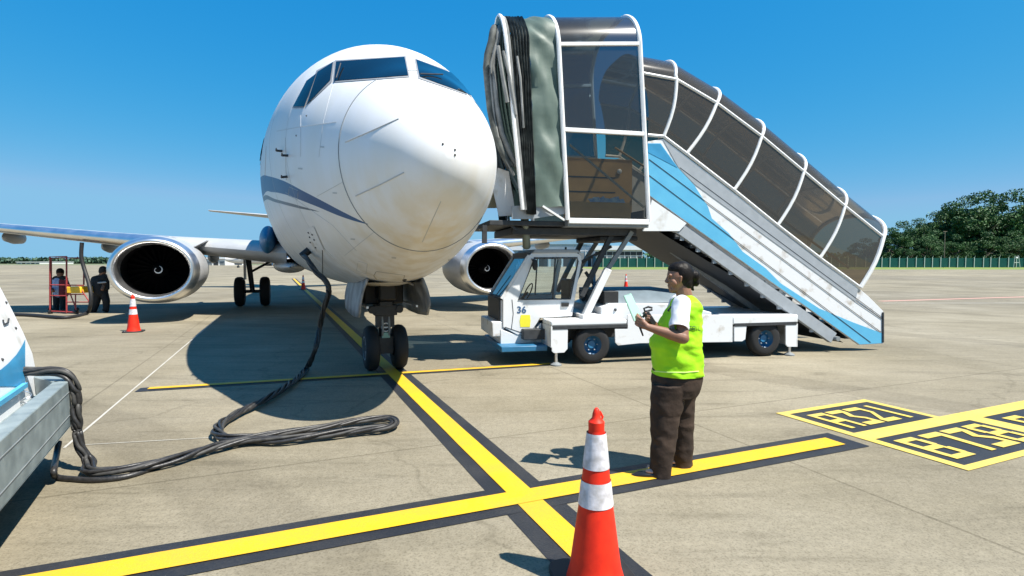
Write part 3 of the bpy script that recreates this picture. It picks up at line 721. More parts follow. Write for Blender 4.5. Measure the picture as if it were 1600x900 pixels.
# --- deck and fenders
def fender(pts_l, pts_r, top, nm):
    pass
zdk = T(900, 502).z; xa_ = T(861, 505).x; xb_ = T(980, 505).x
for y0, y1 in ((0.0, .5), (1.5, 2.0)):
    f = MB().box((xa_, y0, zdk - .07), (xb_ - .003, y1, zdk + .01)).build('front_fender', M['white'], truck, bevel=.02)
    q0, q1 = (y0 + .004, y0 + .03) if y0 < 1 else (y1 - .03, y1 - .004)
    MB().prism([Vector((p.x, q0, p.z)) for p in TP([(862.5, 511), (887.5, 511), (887, 545), (882, 551), (866, 552), (862.5, 549)])], (0, q1 - q0, 0)).build('fender_leg', M['white'], f, bevel=.004)
    MB().box((xa_ + .002, y0 + .003, .30), (xa_ + .02, y1 - .003, zdk - .07)).build('fender_front', M['white'], f)
    MB().box((xa_ + .03, q0 - .008, T(0, 513).z if False else T(900, 514).z), (T(981, 510).x, q1, T(900, 508.5).z)).build('rubber_strip', M['dark'], f, bevel=.004)
    xc = T(1145, 505).x; xd = T(1247, 505).x
    r = MB().box((xc + .002, y0, T(1190, 506).z), (xd, y1, T(1190, 493).z)).build('rear_fender', M['white'], truck, bevel=.02)
    MB().prism([Vector((p.x, q0, p.z)) for p in TP([(1147.5, 507), (1167, 507), (1165, 530), (1160, 533.5), (1147.5, 533.5)])], (0, q1 - q0, 0)).build('fender_leg', M['white'], r, bevel=.004)
    MB().prism([Vector((p.x, q0, p.z)) for p in TP([(1228, 507), (1246.5, 507), (1246.5, 542), (1231, 542), (1228, 538)])], (0, q1 - q0, 0)).build('fender_leg', M['white'], r, bevel=.004)
    MB().box((xd - .02, y0 + .003, T(1240, 542).z), (xd - .002, y1 - .003, T(1240, 506).z)).build('fender_back', M['white_worn'], r)
    MB().box((xc + .03, q0 - .008, T(1190, 509).z), (xd - .03, q1, T(1190, 504).z)).build('rubber_strip', M['dark'], r, bevel=.004)
    s_ = MB().prism([Vector((p.x, q0, p.z)) for p in TP([(961, 514), (981, 514), (981, 492), (1145, 492), (1145, 534.5), (1000, 536.5), (966, 540), (961.5, 535)])], (0, q1 - q0, 0)).build('side_skirt', M['white_worn'], truck, bevel=.005)
MB().box((xa_ + .4, .5, zdk - .05), (T(1145, 500).x, 1.5, zdk - .0)).build('deck', M['dark'], truck)
MB().box((T(1145, 500).x, .5, zdk - .05), (xd, 1.5, T(1190, 493).z - .01)).build('rear_deck', M['white_worn'], truck, bevel=.01)
for px_ in (866, 1233):
    for y0 in (.02, 1.9):
        x = T(px_, 560).x + .05
        j = MB().tube([(x, y0 + .04, .45), (x, y0 + .04, .05)], .025, 10).build('jack_leg', M['alu'], truck)
        MB().lathe([(.0, .0), (.09, .0), (.09, .02), (.04, .05), (.0, .06)], (x, y0 + .04, 0.0), 'Z', 16).build('foot_pad', M['midgrey'], j)
# --- engine cover behind the cab
e_ = TP([(939, 492), (939, 480), (954, 474), (1060, 474), (1112, 488), (1112, 500), (939, 500)], .25)
ec = MB().prism(e_, (0, 1.4, 0)).build('engine_cover', M['white'], truck, bevel=.015)
x0, x1 = T(946, 470, .3).x, T(1062, 470, .3).x; z0 = T(1000, 473.5, .3).z
MB().add([(x0, .30, z0), (x1, .30, z0), (x1 + .1, .55, z0 + .2), (x0, .55, z0 + .2), (x0, 1.6, z0 + .22), (x1 + .1, 1.6, z0 + .22), (x0, 1.6, z0), (x1, 1.6, z0)], [(0, 1, 2, 3), (3, 2, 5, 4), (0, 3, 4, 6), (1, 7, 5, 2), (4, 5, 7, 6)]).build('cover_top', mat('blue_grey_plastic', (.13, .17, .20), .5, var=.12, vscale=5), ec, bevel=.01)
MB().box((x0 - .02, .31, z0 + .003), (x0 + .24, .9, z0 + .205)).build('air_intake', M['black'], ec, bevel=.01)
MB().ellipsoid(T(961.5, 484, .24), (.025, .02, .025), 10, 8).build('filler_cap', M['dark'], ec)
# --- cab
cy0, cy1 = .50, 1.62
side = [(786, 467), (827, 399), (833, 394), (900, 394), (908, 400), (909, 410), (902, 445), (894, 494), (843, 497), (830, 523), (808, 523), (786, 511)]
cabz = TP(side, cy0); zb_ = T(800, 523, cy0).z
cab = MB()
win = [(810, 468), (835, 403), (902, 403), (903, 408), (891, 467)]
outer = side
# side panel with a real window opening: build as strips around the hole
def panel_hole(mb, outer_px, hole_px, y, th):
    O = TP(outer_px, y); Hh = TP(hole_px, y); n = len(O)
    ang = lambda p, c: math.atan2(p.z - c.z, p.x - c.x)
    c = sum(Hh, Vector()) / len(Hh); K = 72
    def cast(poly, a):
        d = Vector((math.cos(a), 0, math.sin(a))); best = None
        for i in range(len(poly)):
            p = poly[i]; q = poly[(i+1) % len(poly)]; e = q - p; den = d.x*e.z - d.z*e.x
            if abs(den) < 1e-9: continue
            w_ = p - c; t = (w_.x*e.z - w_.z*e.x)/den; u = (w_.x*d.z - w_.z*d.x)/den
            if t > 0 and -1e-6 <= u <= 1+1e-6 and (best is None or t > best): best = t
        return c + d * (best or 0)
    angs = sorted(set([ang(p, c) for p in O] + [ang(p, c) for p in Hh] + list(np.linspace(-math.pi, math.pi, K + 1)[:-1])))
    ro = [cast(O, a) for a in angs]; ri = [cast(Hh, a) for a in angs]; off = Vector((0, th, 0))
    mb.loft([[p for p in ro], [p for p in ri], [p + off for p in ri], [p + off for p in ro]], closed_ring=True, closed_path=True)
panel_hole(cab, outer, win, cy0, .04)
# far side panel copies the near one across
n0 = len(cab.v)
vs = [(x, y + (cy1 - cy0) - .04, z) for x, y, z in cab.v]; cab.add(vs, [list(f) for f in cab.f[:]])
P = {k: T(*v, cy0) for k, v in dict(wl=(786, 467), wt=(827, 399), rf=(833, 393), rb=(903, 393), bt=(909, 404), bb=(894, 494), fb=(786, 513)).items()}
xf_ = P['wl'].x
# lower front shell and bumper
cab.box((xf_ - .03, cy0 + .041, P['fb'].z), (xf_ + .03, cy1 - .041, P['wl'].z))
cab.box((P['bb'].x - .04, cy0 + .041, .55), (P['bb'].x, cy1 - .041, P['bb'].z + .25))
cab_o = cab.build('cab', M['white'], truck, bevel=.006)
MB().prism([P['rf'] + Vector((-.02, -.03, -.03)), P['rf'] + Vector((.02, -.03, .035)), P['rb'] + Vector((-.02, -.03, .035)), P['rb'] + Vector((.06, -.03, -.02))], (0, cy1 - cy0 + .06, 0)).build('roof', M['grey'], cab_o, bevel=.015)
MB().tube([T(884, 392, cy0 + .3) + Vector((0, 0, -.02)), T(884, 386, cy0 + .3)], .018, 8).build('roof_lamp', M['dark'], cab_o)
MB().box((xf_ - .18, cy0 + .02, T(770, 527, cy0).z), (xf_ + .02, cy1, T(770, 503, cy0).z)).build('front_bumper', M['white_worn'], cab_o, bevel=.02)
MB().box((xf_ - .06, cy0 + .05, T(770, 503, cy0).z + .003), (xf_ - .031, cy1 - .05, P['wl'].z)).build('grille', M['dark'], cab_o, bevel=.01)
# windscreen between slanting pillars
a0 = P['wl'] + Vector((-.02, .03, 0)); a1 = P['wt'] + Vector((.0, .03, 0)); wv = Vector((0, cy1 - cy0 - .06, 0)); sl_ = (a1 - a0)
MB().poly([a0 + sl_*.05, a0 + sl_*.05 + wv, a1 - sl_*.03 + wv, a1 - sl_*.03]).build('windscreen', glass('tinted_windscreen', (.10, .25, .40), 1.6, .02, .25), cab_o, smooth=0)
for k in (0, 1):
    b0 = a0 + wv*k; MB().beam(b0, a1 + wv*k, .05, .05).build('pillar', M['white_worn'], cab_o)
MB().beam(a0 + wv*.0, a0 + wv, .05, .05).build('cowl_bar', M['dark'], cab_o)
MB().beam(a1 + Vector((0, 0, .0)), a1 + wv, .07, .10).build('sun_visor', M['dark'], cab_o)
MB().tube([a0 + wv*.4 + sl_*.04 + Vector((-.02, 0, .01)), a0 + wv*.2 + sl_*.5 + Vector((-.03, 0, .02))], .008, 6).build('wiper', M['dark'], cab_o)
# window seal and glass, sliding pane bar
def frame_loop(pix, y, r, name, m, parent):
    return MB().tube(TP(pix, y), r, 6, closed=True).build(name, m, parent)
for y in (cy0 - .002, cy1 + .002):
    fr = MB().tube([Vector((p.x, y, p.z)) for p in TP(win, cy0)], .014, 6, closed=True).build('side_window', M['dark'], cab_o)
    MB().poly([Vector((p.x, y + .01, p.z)) for p in TP(win, cy0)]).build('pane', M['clear'], fr, smooth=0)
    p = TP([(868, 404), (864, 467)], cy0); MB().beam(Vector((p[0].x, y+.015, p[0].z)), Vector((p[1].x, y+.015, p[1].z)), .03, .02).build('window_bar', M['dark'], fr)
# door lines, numbers, sticker
def tline(pix, y, r, name, m, parent): return MB().tube(TP(pix, y), r, 5).build(name, m, parent)
tline([(800, 402 + 66), (802, 490), (799, 515)], cy0 - .001, .006, 'door_gap', M['dark'], cab_o)
tline([(789, 511), (826, 523.5), (845, 497)], cy0 - .001, .006, 'door_gap', M['dark'], cab_o)
MB().prism(TP([(877, 473), (889, 473), (888, 479), (877, 479)], cy0 - .004), (0, -.02, 0)).build('door_handle', M['black'], cab_o, bevel=.004)
MB().prism(TP([(814, 492), (828, 492), (829, 501), (828, 511), (813, 511), (812, 501)], cy0 - .0015), (0, -.003, 0)).build('yellow_sticker', M['yellow_sticker'], cab_o)
def text_obj(name, s, size, m, parent, loc, rot, ext=.002, sx=1.0):
    cu = bpy.data.curves.new(name, 'FONT'); cu.body = s; cu.size = size; cu.extrude = ext; cu.offset = size*.018
    t = bpy.data.objects.new(name, cu); me = bpy.data.meshes.new_from_object(t); me.name = name
    bpy.data.objects.remove(t); me.materials.clear(); me.materials.append(m)
    o = bpy.data.objects.new(name, me); col.objects.link(o); o.parent = parent; o.location = loc; o.rotation_euler = rot; o.scale = (sx, 1, 1)
    return o
p = T(807.5, 489, cy0 - .004)
text_obj('door_number', '36', (T(0, 477, cy0).z - T(0, 489.5, cy0).z)*1.42, M['navy'], cab_o, p, (math.pi/2, 0, 0), .002, 1.05)
# skirt under the cab and blue step
MB().prism(TP([(782, 514), (800, 521), (828, 527), (846, 505), (846, 539), (782, 538)], cy0 + .01), (0, cy1 - cy0 - .02, 0)).build('cab_skirt', M['white_worn'], cab_o, bevel=.008)
p0 = T(782, 541, cy0 - .25); p1 = T(861, 541, cy0 - .25)
MB().box((p0.x, cy0 - .32, p0.z - .09), (xa_ - .005, cy1 + .1, p0.z)).build('blue_step', M['deepblue'], cab_o, bevel=.012)
# interior: seat, steering wheel, mirror
ix = T(850, 470, 1.0)
MB().box((ix.x + .05, .8, .62), (ix.x + .45, 1.3, .95)).box((ix.x + .40, .8, .9), (ix.x + .50, 1.3, 1.35)).build('driver_seat', M['black'], cab_o, bevel=.03)
MB().tube([(ix.x - .28 + .07*math.sin(v), 1.05 + .17*math.cos(v), 1.12 + .15*math.sin(v)) for v in np.linspace(0, 2*math.pi, 20)[:-1]], .012, 6, closed=True).tube([(ix.x - .28, 1.05, 1.12), (ix.x - .5, 1.05, .9)], .02, 6).build('steering_wheel', M['black'], cab_o)
MB().box((xf_ + .03, cy0 + .06, .95), (xf_ + .2, cy1 - .06, 1.08)).build('dashboard', M['black'], cab_o, bevel=.02)
mp_ = T(836, 414, cy0 - .1)
MB().ellipsoid(mp_, (.05, .03, .09), 10, 8).tube([mp_, mp_ + Vector((-.03, .09, .10))], .01, 6).build('mirror', M['black'], cab_o)
# --- boarding platform cabin
BW = 2.1
zf = T(950, 345).z; zs = T(930, 62).z; zm = T(940, 206).z; ztp = T(930, 23, BW*.42).z - .13
XL0, XL1 = T(887, 345).x, T(873, 62).x; XR0, XR1 = T(1014, 341).x, T(1000, 62).x
def hoop(xb, xt, y0=0.0, y1=BW, zb=None, zs_=None, zt=None, n=14, legs=6, r=0.0):
    """arch outline: leg, shoulder arc, roof, shoulder arc, leg (x leans from xb at the foot to xt at the top)"""
    zb = zf if zb is None else zb; zs_ = zs if zs_ is None else zs_; zt = ztp if zt is None else zt
    out = []; hw = (y1 - y0)/2; yc = (y0 + y1)/2; aw = min(.75, hw)
    drop = .10 * max(0, XR1 - xt); zs_ = zs_ - drop*.9; zt = zt - drop
    def X(z): return xb + (xt - xb) * (z - zb) / (zs_ - zb)
    prof = [(y0 - r, zb + (zs_ - zb)*i/legs) for i in range(legs)]
    for i in range(n + 1):
        a = math.pi/2*i/n; prof.append((y0 + aw - (aw + r)*math.cos(a), zs_ + (zt + r - zs_)*math.sin(a)))
    prof2 = [(2*yc - y, z) for y, z in reversed(prof)]
    return [Vector((X(z), y, z)) for y, z in prof + prof2]
box = MB().box((XL0, 0, zf - .10), (XR0, BW, zf - .01)).build('platform_floor', M['midgrey'], truck, bevel=.01)
cabin = MB().tube(hoop(XL0, XL1), .038, 8).build('cabin_arch', M['alu_post'], truck)
MB().tube(hoop(XR0, XR1), .038, 8).build('cabin_arch', M['alu_post'], truck)
def lerpx(z): 
    k = (z - zf)/(zs - zf); return XL0 + (XL1-XL0)*k, XR0 + (XR1-XR0)*k
for y in (0, BW):
    a5 = hoop(XL0, XL1)[6 if y == 0 else -7]; b5 = hoop(XR0, XR1)[6 if y == 0 else -7]; MB().beam(a5 + Vector((.01, 0, 0)), b5 - Vector((.01, 0, 0)), .055, .055).build('cabin_rail', M['alu_post'], truck, bevel=.006)
    for z, th_ in ((zf - .01, .085), (zm, .065)):
        l, r_ = lerpx(z); MB().box((l + .01, y - .033, z - th_/2), (r_ - .01, y + .033, z + th_/2)).build('cabin_rail', M['alu_post'], truck, bevel=.006)
rr = hoop(XL0, XL1); rr2 = hoop(XR0, XR1)
i0 = 6; i1 = len(rr) - 6
MB().loft([[p + Vector((.02, 0, 0)) for p in rr[i0:i1]], [p - Vector((.02, 0, 0)) for p in rr2[i0:i1]]], closed_ring=False).build('roof_glazing', M['smoke_top'], truck, smooth=60)
for y in (.004, BW - .004):
    l0, r0 = lerpx(zf + .04); l1, r1 = lerpx(zm - .03); l2, r2 = lerpx(zm + .03); l3, r3 = lerpx(zs - .05)
    MB().poly([(l0, y, zf + .04), (r0, y, zf + .04), (r1, y, zm - .03), (l1, y, zm - .03)]).build('lower_glazing', M['smoke_light'] if y < 1 else M['smoke'], truck, smooth=0)
    MB().poly([(l2, y, zm + .03), (r2, y, zm + .03), (r3, y, zs - .02), (l3, y, zs - .02 - .09*(XR1 - XL1))]).build('upper_glazing', M['smoke_dark'], truck, smooth=0)
# far wall panel, window, brace, litter
fy = BW - .36
q0, q1 = T(893, 330, fy), T(988, 250, fy)
wall = MB().box((q0.x - .15, fy, zf), (q1.x, fy + .03, q1.z)).box((q0.x - .15, fy, T(0, 212, fy).z), (q1.x, fy + .03, T(0, 207, fy).z)).box((q1.x - .06, fy, q1.z), (q1.x, fy + .03, T(0, 209, fy).z)).build('side_board', M['brown'], truck)
for py in (277, 300): 
    z = T(930, py, fy).z; MB().box((q0.x - .15, fy - .006, z - .012), (q1.x - .35, fy, z + .012)).build('board_seam', M['dark'], wall)
w0, w1 = T(950, 246, fy), T(984, 219, fy)
MB().box((q0.x - .15, fy + .01, q1.z), (w0.x, fy + .02, T(0, 212, fy).z)).build('cream_board', mat('cream_panel', (.48, .43, .32), .5), wall)
MB().tube([T(890, 226, .06), T(1006, 324, .06)], .02, 8).build('brace', M['grey'], truck)
MB().ellipsoid(T(968, 268, fy - .02), (.05, .03, .05), 10, 8).build('door_knob', M['white'], wall)
k0, k1 = T(890, 342, .12), T(986, 317, .12)
MB().box((k0.x, .12, zf), (k1.x, .42, k1.z)).build('kick_board', M['brown'], truck, bevel=.005)
lm = MB(); lp = T(948, 313, .15); kz = k1.z + .002
for k in range(7):
    x = lp.x - .28 + k*.085; lm.add([(x, .15+.01*(k % 2), kz), (x+.10, .16, kz+.004), (x+.10, .24, kz+.075+.02*(k % 3)), (x-.01, .25, kz+.06+.03*(k % 2))], [(0, 1, 2, 3)])
lit = lm.build('floor_papers', mat('white_blue_paper', (.68, .70, .76), .5, color2=(.25, .35, .6), vscale=9), None, smooth=0)
lit.matrix_world = TM.copy(); tag(lit, 'crumpled white and blue papers lying on the board inside the glazed boarding cabin', 'papers')
# --- bellows towards the aircraft
def bell(cols, name, m, wr=0.0, seed=0, smooth=50, zb=None, **kw):
    rings_ = []
    for i, (xb, xt, rr_) in enumerate(cols):
        h = hoop(xb, xt, r=rr_, zb=zb, legs=16, n=16, **kw)
        if wr:
            o = []
            for p in h:
                v = mnoise.noise(Vector((p.x*2.2 + seed, p.y*2.0, p.z*3.2 + p.x*2.5))) + .5*mnoise.noise(Vector((p.x*6, p.y*4, p.z*8 + p.x*6)))
                o.append(p + Vector((v*wr*.12, v*wr * (-1 if p.y < BW/2 else 1), v*wr*.5)))
            h = o
        rings_.append(h)
    return MB().loft(rings_, closed_ring=False).build(name, m, truck, smooth=smooth)
zbb = T(850, 322).z
xs0 = T(884, 322).x - .0; xs1 = XL1 - .0; xe0 = T(838, 322).x; xe1 = T(827, 60).x
bell([(xs0 + (xe0-xs0)*k/12, xs1 + (xe1-xs1)*k/12, -.02 + .03*math.sin(math.pi*k/12)) for k in range(13)], 'canvas_hood', M['tarp'], .07, 3, zb=zbb)
xg0 = T(822, 335).x; xg1 = T(800, 60).x
cols = []
for k in range(13):
    cols.append((xe0 + (xg0-xe0)*k/12, xe1 + (xg1-xe1)*k/12, (-.05 if k % 2 else .01) ))
bell(cols, 'folded_bellows', M['fold'], .03, 9, smooth=20, zb=T(830, 335).z)
fh = [p + Vector((.10*p.y, 0, 0)) for p in hoop(T(819, 328).x, T(794, 62).x, zb=T(820, 328).z, r=.02)]
MB().loft([[p + Vector((dx, 0, 0)) for p in fh] for dx in (-.04, .04)], closed_ring=False).build('front_hoop', M['pad'], truck)
MB().tube([p + Vector((-.03, 0, 0)) for p in fh], .03, 8).build('hoop_edge', M['alu_post'], truck)
# dark hood forward of the hoop and padded bumper ring that follows the body curve
def ringpath(offx, r, dz=0.0, pix=((766, 64), (760, 85), (758, 106), (761, 140), (764, 170), (772, 211), (784, 240), (796, 262))):
    near = [T(x, y, .12) + Vector((offx, 0, 0)) for x, y in pix][::-1]
    top = near[-1]; arc = []
    for i in range(1, 9):
        a = math.pi/2*i/8; arc.append(Vector((top.x + .05*math.sin(a), .12 + .7*(1-math.cos(a)), top.z + (.42+dz)*math.sin(a))))
    half = near + arc; full = half + [Vector((p.x, BW - p.y, p.z)) for p in reversed(half)]
    return [p + Vector((.24*max(0, p.y - .12), 0, -.05*max(0, p.y - .12))) for p in full]
ra = ringpath(.02, 0); rb_ = ringpath(.12, 0, .05)
MB().tube(ra, .055, 10).build('bumper_pad', M['fold'], truck)
MB().tube([p + Vector((.10, 0, .03)) for p in ra], .045, 10).build('bumper_pad', M['pad'], truck)
MB().tube([p + Vector((.05, -.03 if p.y < 1 else .03, -.12)) for p in ra], .022, 8).build('bumper_strip', M['pad'], truck)
fh2 = [p + Vector((.12*p.y, 0, 0)) for p in hoop(T(819, 328).x - .05, T(794, 62).x - .05, zb=T(800, 262, .12).z, r=-.02, legs=8, n=8)]
m_ = len(ra)
def resamp(path, n):
    d = [0]
    for a_, b2 in zip(path[:-1], path[1:]): d.append(d[-1] + (b2-a_).length)
    out = []
    for k in range(n):
        s_ = d[-1]*k/(n-1); i = max(0, min(len(path)-2, int(np.searchsorted(d, s_)) - 1)); u = (s_-d[i])/(d[i+1]-d[i]); out.append(path[i].lerp(path[i+1], u))
    return out
A_ = resamp([p + Vector((.12, 0, 0)) for p in ra], 60); B_ = resamp(fh2, 60); lo = []
for k in range(9):
    u = k/8; lo.append([a_.lerp(b2, u) + Vector((0, (.10 if k % 2 else -.02) * (1 if a_.y < 1 else -1), (-.10 if k % 2 else .03))) for a_, b2 in zip(A_, B_)])
MB().loft(lo, closed_ring=False).build('hood_folds', M['tarp'], truck, smooth=25)
for k, (xa2, xb2) in enumerate(((778, 793), (786, 806), (808, 818))):
    MB().tube([T(xa2, 72 + 8*k, -.05), T((xa2+xb2)/2, 120, -.07), T(xb2, 160 + 20*k, -.04)], .03 - .006*k, 8).build('loose_strap', M['pad'], truck)
# landing ramp in front of the bellows
MB().box((T(762, 340, .3).x, .15, T(780, 352, .15).z), (XL0, BW - .15, T(780, 344, .15).z)).build('front_ramp', M['dark'], truck, bevel=.01)
MB().prism(TP([(778, 262), (795, 268), (806, 336), (780, 338), (771, 300)], .35), (0, .03, 0)).build('ramp_side_guard', M['white'], truck)
MB().prism(TP([(765, 288), (776, 286), (776, 325), (758, 325)], .6), (0, .03, 0)).build('ramp_inner_guard', mat('tan_panel', (.32, .28, .17), .6), truck)
MB().prism(TP([(800, 322), (884, 316), (884, 334), (830, 342), (800, 342)], .05), (0, .03, 0)).build('ramp_plate', M['grey'], truck)
MB().beam(T(848, 322, .01), T(882, 344, .01), .03, .03).build('ramp_stay', M['alu_post'], truck)
MB().beam(T(757, 352, .2), T(757, 380, .2), .07, .07).build('ramp_stop', M['dark'], truck)
MB().tube([T(819, 330, .15), T(823, 386, .62)], .065, 12).build('front_post', mat('green_grey_post', (.16, .19, .16), .5), truck)
MB().beam(T(795, 350, .2), T(809, 360, .2), .03, .03).build('ramp_stay', M['dark'], truck)
# under-platform structure
MB().box((T(800, 349, .3).x, .3, zf - .22), (T(995, 349, .3).x, BW - .3, zf - .101)).build('platform_beams', M['dark'], truck, bevel=.01)
MB().box((T(934, 352, .5).x, .4, zf - .30), (T(993, 352, .5).x, BW - .5, zf - .221)).build('pivot_block', M['black'], truck, bevel=.02)
for y, m_s in ((.30, M['white_worn']), (1.65, M['midgrey'])):
    A = T(987, 362, .3); B = T(950, 420, .3); C = T(914, 494, .3)
    A.y = B.y = C.y = y
    s_ = MB().beam(A, B, .06, .07).build('lift_strut', M['midgrey'], truck)
    MB().beam(B.lerp(A, -.0), C, .09, .12).build('strut_sleeve', m_s, s_, bevel=.01)
    A = T(955, 362, .5); B = T(906, 462, .5); A.y = B.y = y + .12
    MB().beam(A, B, .07, .08).build('lift_strut', M['dark'], truck)
for (p_, q_) in (((908, 410), (955, 385)), ((910, 470), (962, 405)), ((915, 425), (945, 470)), ((928, 400), (928, 485)), ((905, 455), (940, 455))):
    MB().beam(T(*p_, 1.2), T(*q_, 1.2), .05, .05).build('cross_brace', M['deepblue'] if p_[0] == 928 else M['dark'], truck)
MB().box((T(912, 490, .3).x - .05, .2, zdk), (T(935, 490, .3).x + .1, 1.8, zdk + .08)).build('strut_base', M['white_worn'], truck, bevel=.01)
# --- stair flight
SY = .16; SW = BW - .32
def both(fn):
    fn(SY); fn(SY + SW)
side_px = [(1012, 221), (1037, 217), (1341, 450), (1356, 462), (1380, 486), (1380, 537), (1343, 539), (1012, 304)]
blue_px = [(1012, 224), (1032, 224), (1059, 262), (1085, 290), (1106, 323), (1112, 341), (1139, 365), (1160, 393), (1196, 419), (1220, 443), (1280, 482), (1331, 503), (1379, 521), (1379, 536), (1343, 538), (1012, 303)]
dblue_px = [(1012, 225), (1031, 225), (1058, 262), (1012, 238)]
grey_px = [(1036, 219), (1340, 452), (1336, 471), (1085, 288), (1060, 262)]
S0 = {}
for y, sgn in ((SY, -1), (SY + SW, 1)):
    def q(pts, off=0.0): return [Vector((p.x, y + sgn*off, p.z)) for p in TP(pts, SY)]
    sp = MB().prism(q(side_px), (0, -sgn*.05, 0)).build('stair_side', M['white_worn'], truck, bevel=.004)
    MB().prism(q(blue_px, .0015), (0, sgn*.003, 0)).build('blue_wave', M['lightblue'], sp)
    MB().prism(q(dblue_px, .006), (0, sgn*.003, 0)).build('dark_blue_wave', M['blue'], sp)
    MB().prism(q(grey_px, .0015), (0, sgn*.006, 0)).build('grey_board', M['grey'], sp)
    for (p_, q_) in (((1014, 249), (1376, 519)), ((1014, 274), (1360, 535)), ((1062, 262), (1379, 497)), ((1336, 470), (1380, 500))):
        a_, b2 = q([p_, q_], .008); MB().beam(a_, b2, .005, .009).build('plank_groove', M['dark'], sp)
    a_, b2 = q([(1379, 488), (1379, 535)], .01); MB().beam(a_, b2, .02, .03).build('end_strip', M['dark'], sp)
    # lower carrying rail
    rl = MB().prism(q([(1012, 320), (1022, 316), (1071, 350), (1309, 521), (1300, 536), (1062, 366), (1012, 338)], -.02), (0, -sgn*.09, 0)).build('carrying_rail', M['grey'], truck, bevel=.006)
    MB().prism(q([(1018, 312), (1072, 349), (1061, 361), (1003, 361), (1012, 338)], .004), (0, sgn*.01, 0)).build('gusset', M['white'], rl)
    for k in range(9):
        a_ = q([(1068 + 25.5*k, 372 + 18*k)], -.06)[0]
        MB().box((a_.x - .035, a_.y - .02, a_.z - .04), (a_.x + .035, a_.y + .02, a_.z + .06)).build('rail_bracket', M['grey'], rl)
    e = q([(1303, 529)], .01)[0]; MB().lathe([(.0, -.04), (.045, -.04), (.045, .04), (0, .04)], (e.x + .05, e.y, e.z), 'Y', 14).build('roller', M['midgrey'], rl)
a_ = T(998, 356, 1.0); b2 = T(1184, 486, 1.0)
MB().beam(a_, b2, .06, .09).build('centre_spine', M['midgrey'], truck)
top = T(1008, 335, SY); bot = T(1345, 534, SY); NS = 15
for k in range(NS):
    u = (k + .5)/NS; p = top.lerp(bot, u); rise = (top.z - bot.z)/NS; run = (bot.x - top.x)/NS
    s_ = MB().box((p.x - run*.5, SY + .06, p.z - .02), (p.x + run*.6, SY + SW - .06, p.z + .015)).build('stair_tread', M['dark'], truck)
    MB().box((p.x - run*.52, SY + .06, p.z + .016), (p.x - run*.46, SY + SW - .06, p.z + rise)).build('riser', M['dark'], s_)
MB().loft([[top + Vector((0, .08, -.12)), top + Vector((0, SW-.08, -.12))], [bot + Vector((-.3, .08, -.02)), bot + Vector((-.3, SW-.08, -.02))]], closed_ring=False).build('soffit', M['dark'], truck)
# --- stair canopy
Lp = [(1016, 212), (1037, 213), (1075, 238), (1150, 297), (1217, 355), (1285, 398), (1344, 447)]
Lp = [(1012, 211), (1037, 213), (1073, 240), (1147, 297), (1215, 352), (1281, 403), (1344, 449)]
Up = [(1003, 114), (1057, 124), (1120, 161), (1190, 213), (1256, 268), (1320, 322), (1380, 370)]
hgt = [.50, .50, .50, .50, .50, .50, .50]
ribs = []
AWD = .72
for i, (l, u_) in enumerate(zip(Lp, Up)):
    a_ = T(*l, SY); b2 = T(*u_, SY); n_ = (b2 - a_); ln = n_.length; n_ = n_/ln; path = []
    for k in range(7): v = k/6; path.append(a_ + n_*ln*v + Vector((.05*math.sin(math.pi*v), -.02*math.sin(math.pi*v), 0)))
    for k in range(1, 13):
        an = math.pi/2*k/12; bend = -.16*(1-math.cos(an)) if i > 1 else -.03
        path.append(b2 + n_*(hgt[i]*math.sin(an)) + Vector((bend, AWD*(1-math.cos(an)), 0)))
    full = path + [Vector((p.x, 2*SY + SW - p.y, p.z)) for p in reversed(path)]
    ribs.append(full)
for i, r_ in enumerate(ribs):
    if i: MB().tube(r_, .030 if i < 6 else .042, 8).build('canopy_rib', M['alu_post'], truck)
for i in range(6):
    a_, b2 = ribs[i], ribs[i+1]; n_ = len(a_)
    MB().loft([a_[:7], b2[:7]], closed_ring=False).build('side_pane', M['smoke'], truck, smooth=60)
    MB().loft([a_[n_-7:], b2[n_-7:]], closed_ring=False).build('side_pane', M['smoke'], truck, smooth=60)
    MB().loft([a_[6:n_-6], b2[6:n_-6]], closed_ring=False).build('roof_pane', M['smoke_roof'] if 'smoke_roof' in M else M['smoke'], truck, smooth=60)
for idx, rad in ((0, .028), (6, .026)):
    for far in (0, 1):
        MB().tube([r_[idx] if not far else r_[len(r_)-1-idx] for r_ in ribs], rad, 8).build('canopy_rail', M['alu_post'], truck)
# handrails inside
for far in (0, 1):
    yy = SY + .12 if not far else SY + SW - .12
    pts = [Vector((p.x, yy, p.z)) for p in TP([(1020, 262 - 40), (1080, 262), (1330, 440)], SY)]
    MB().tube([p + Vector((.05, 0, .25)) for p in pts], .022, 8).build('handrail', M['brown'], truck)
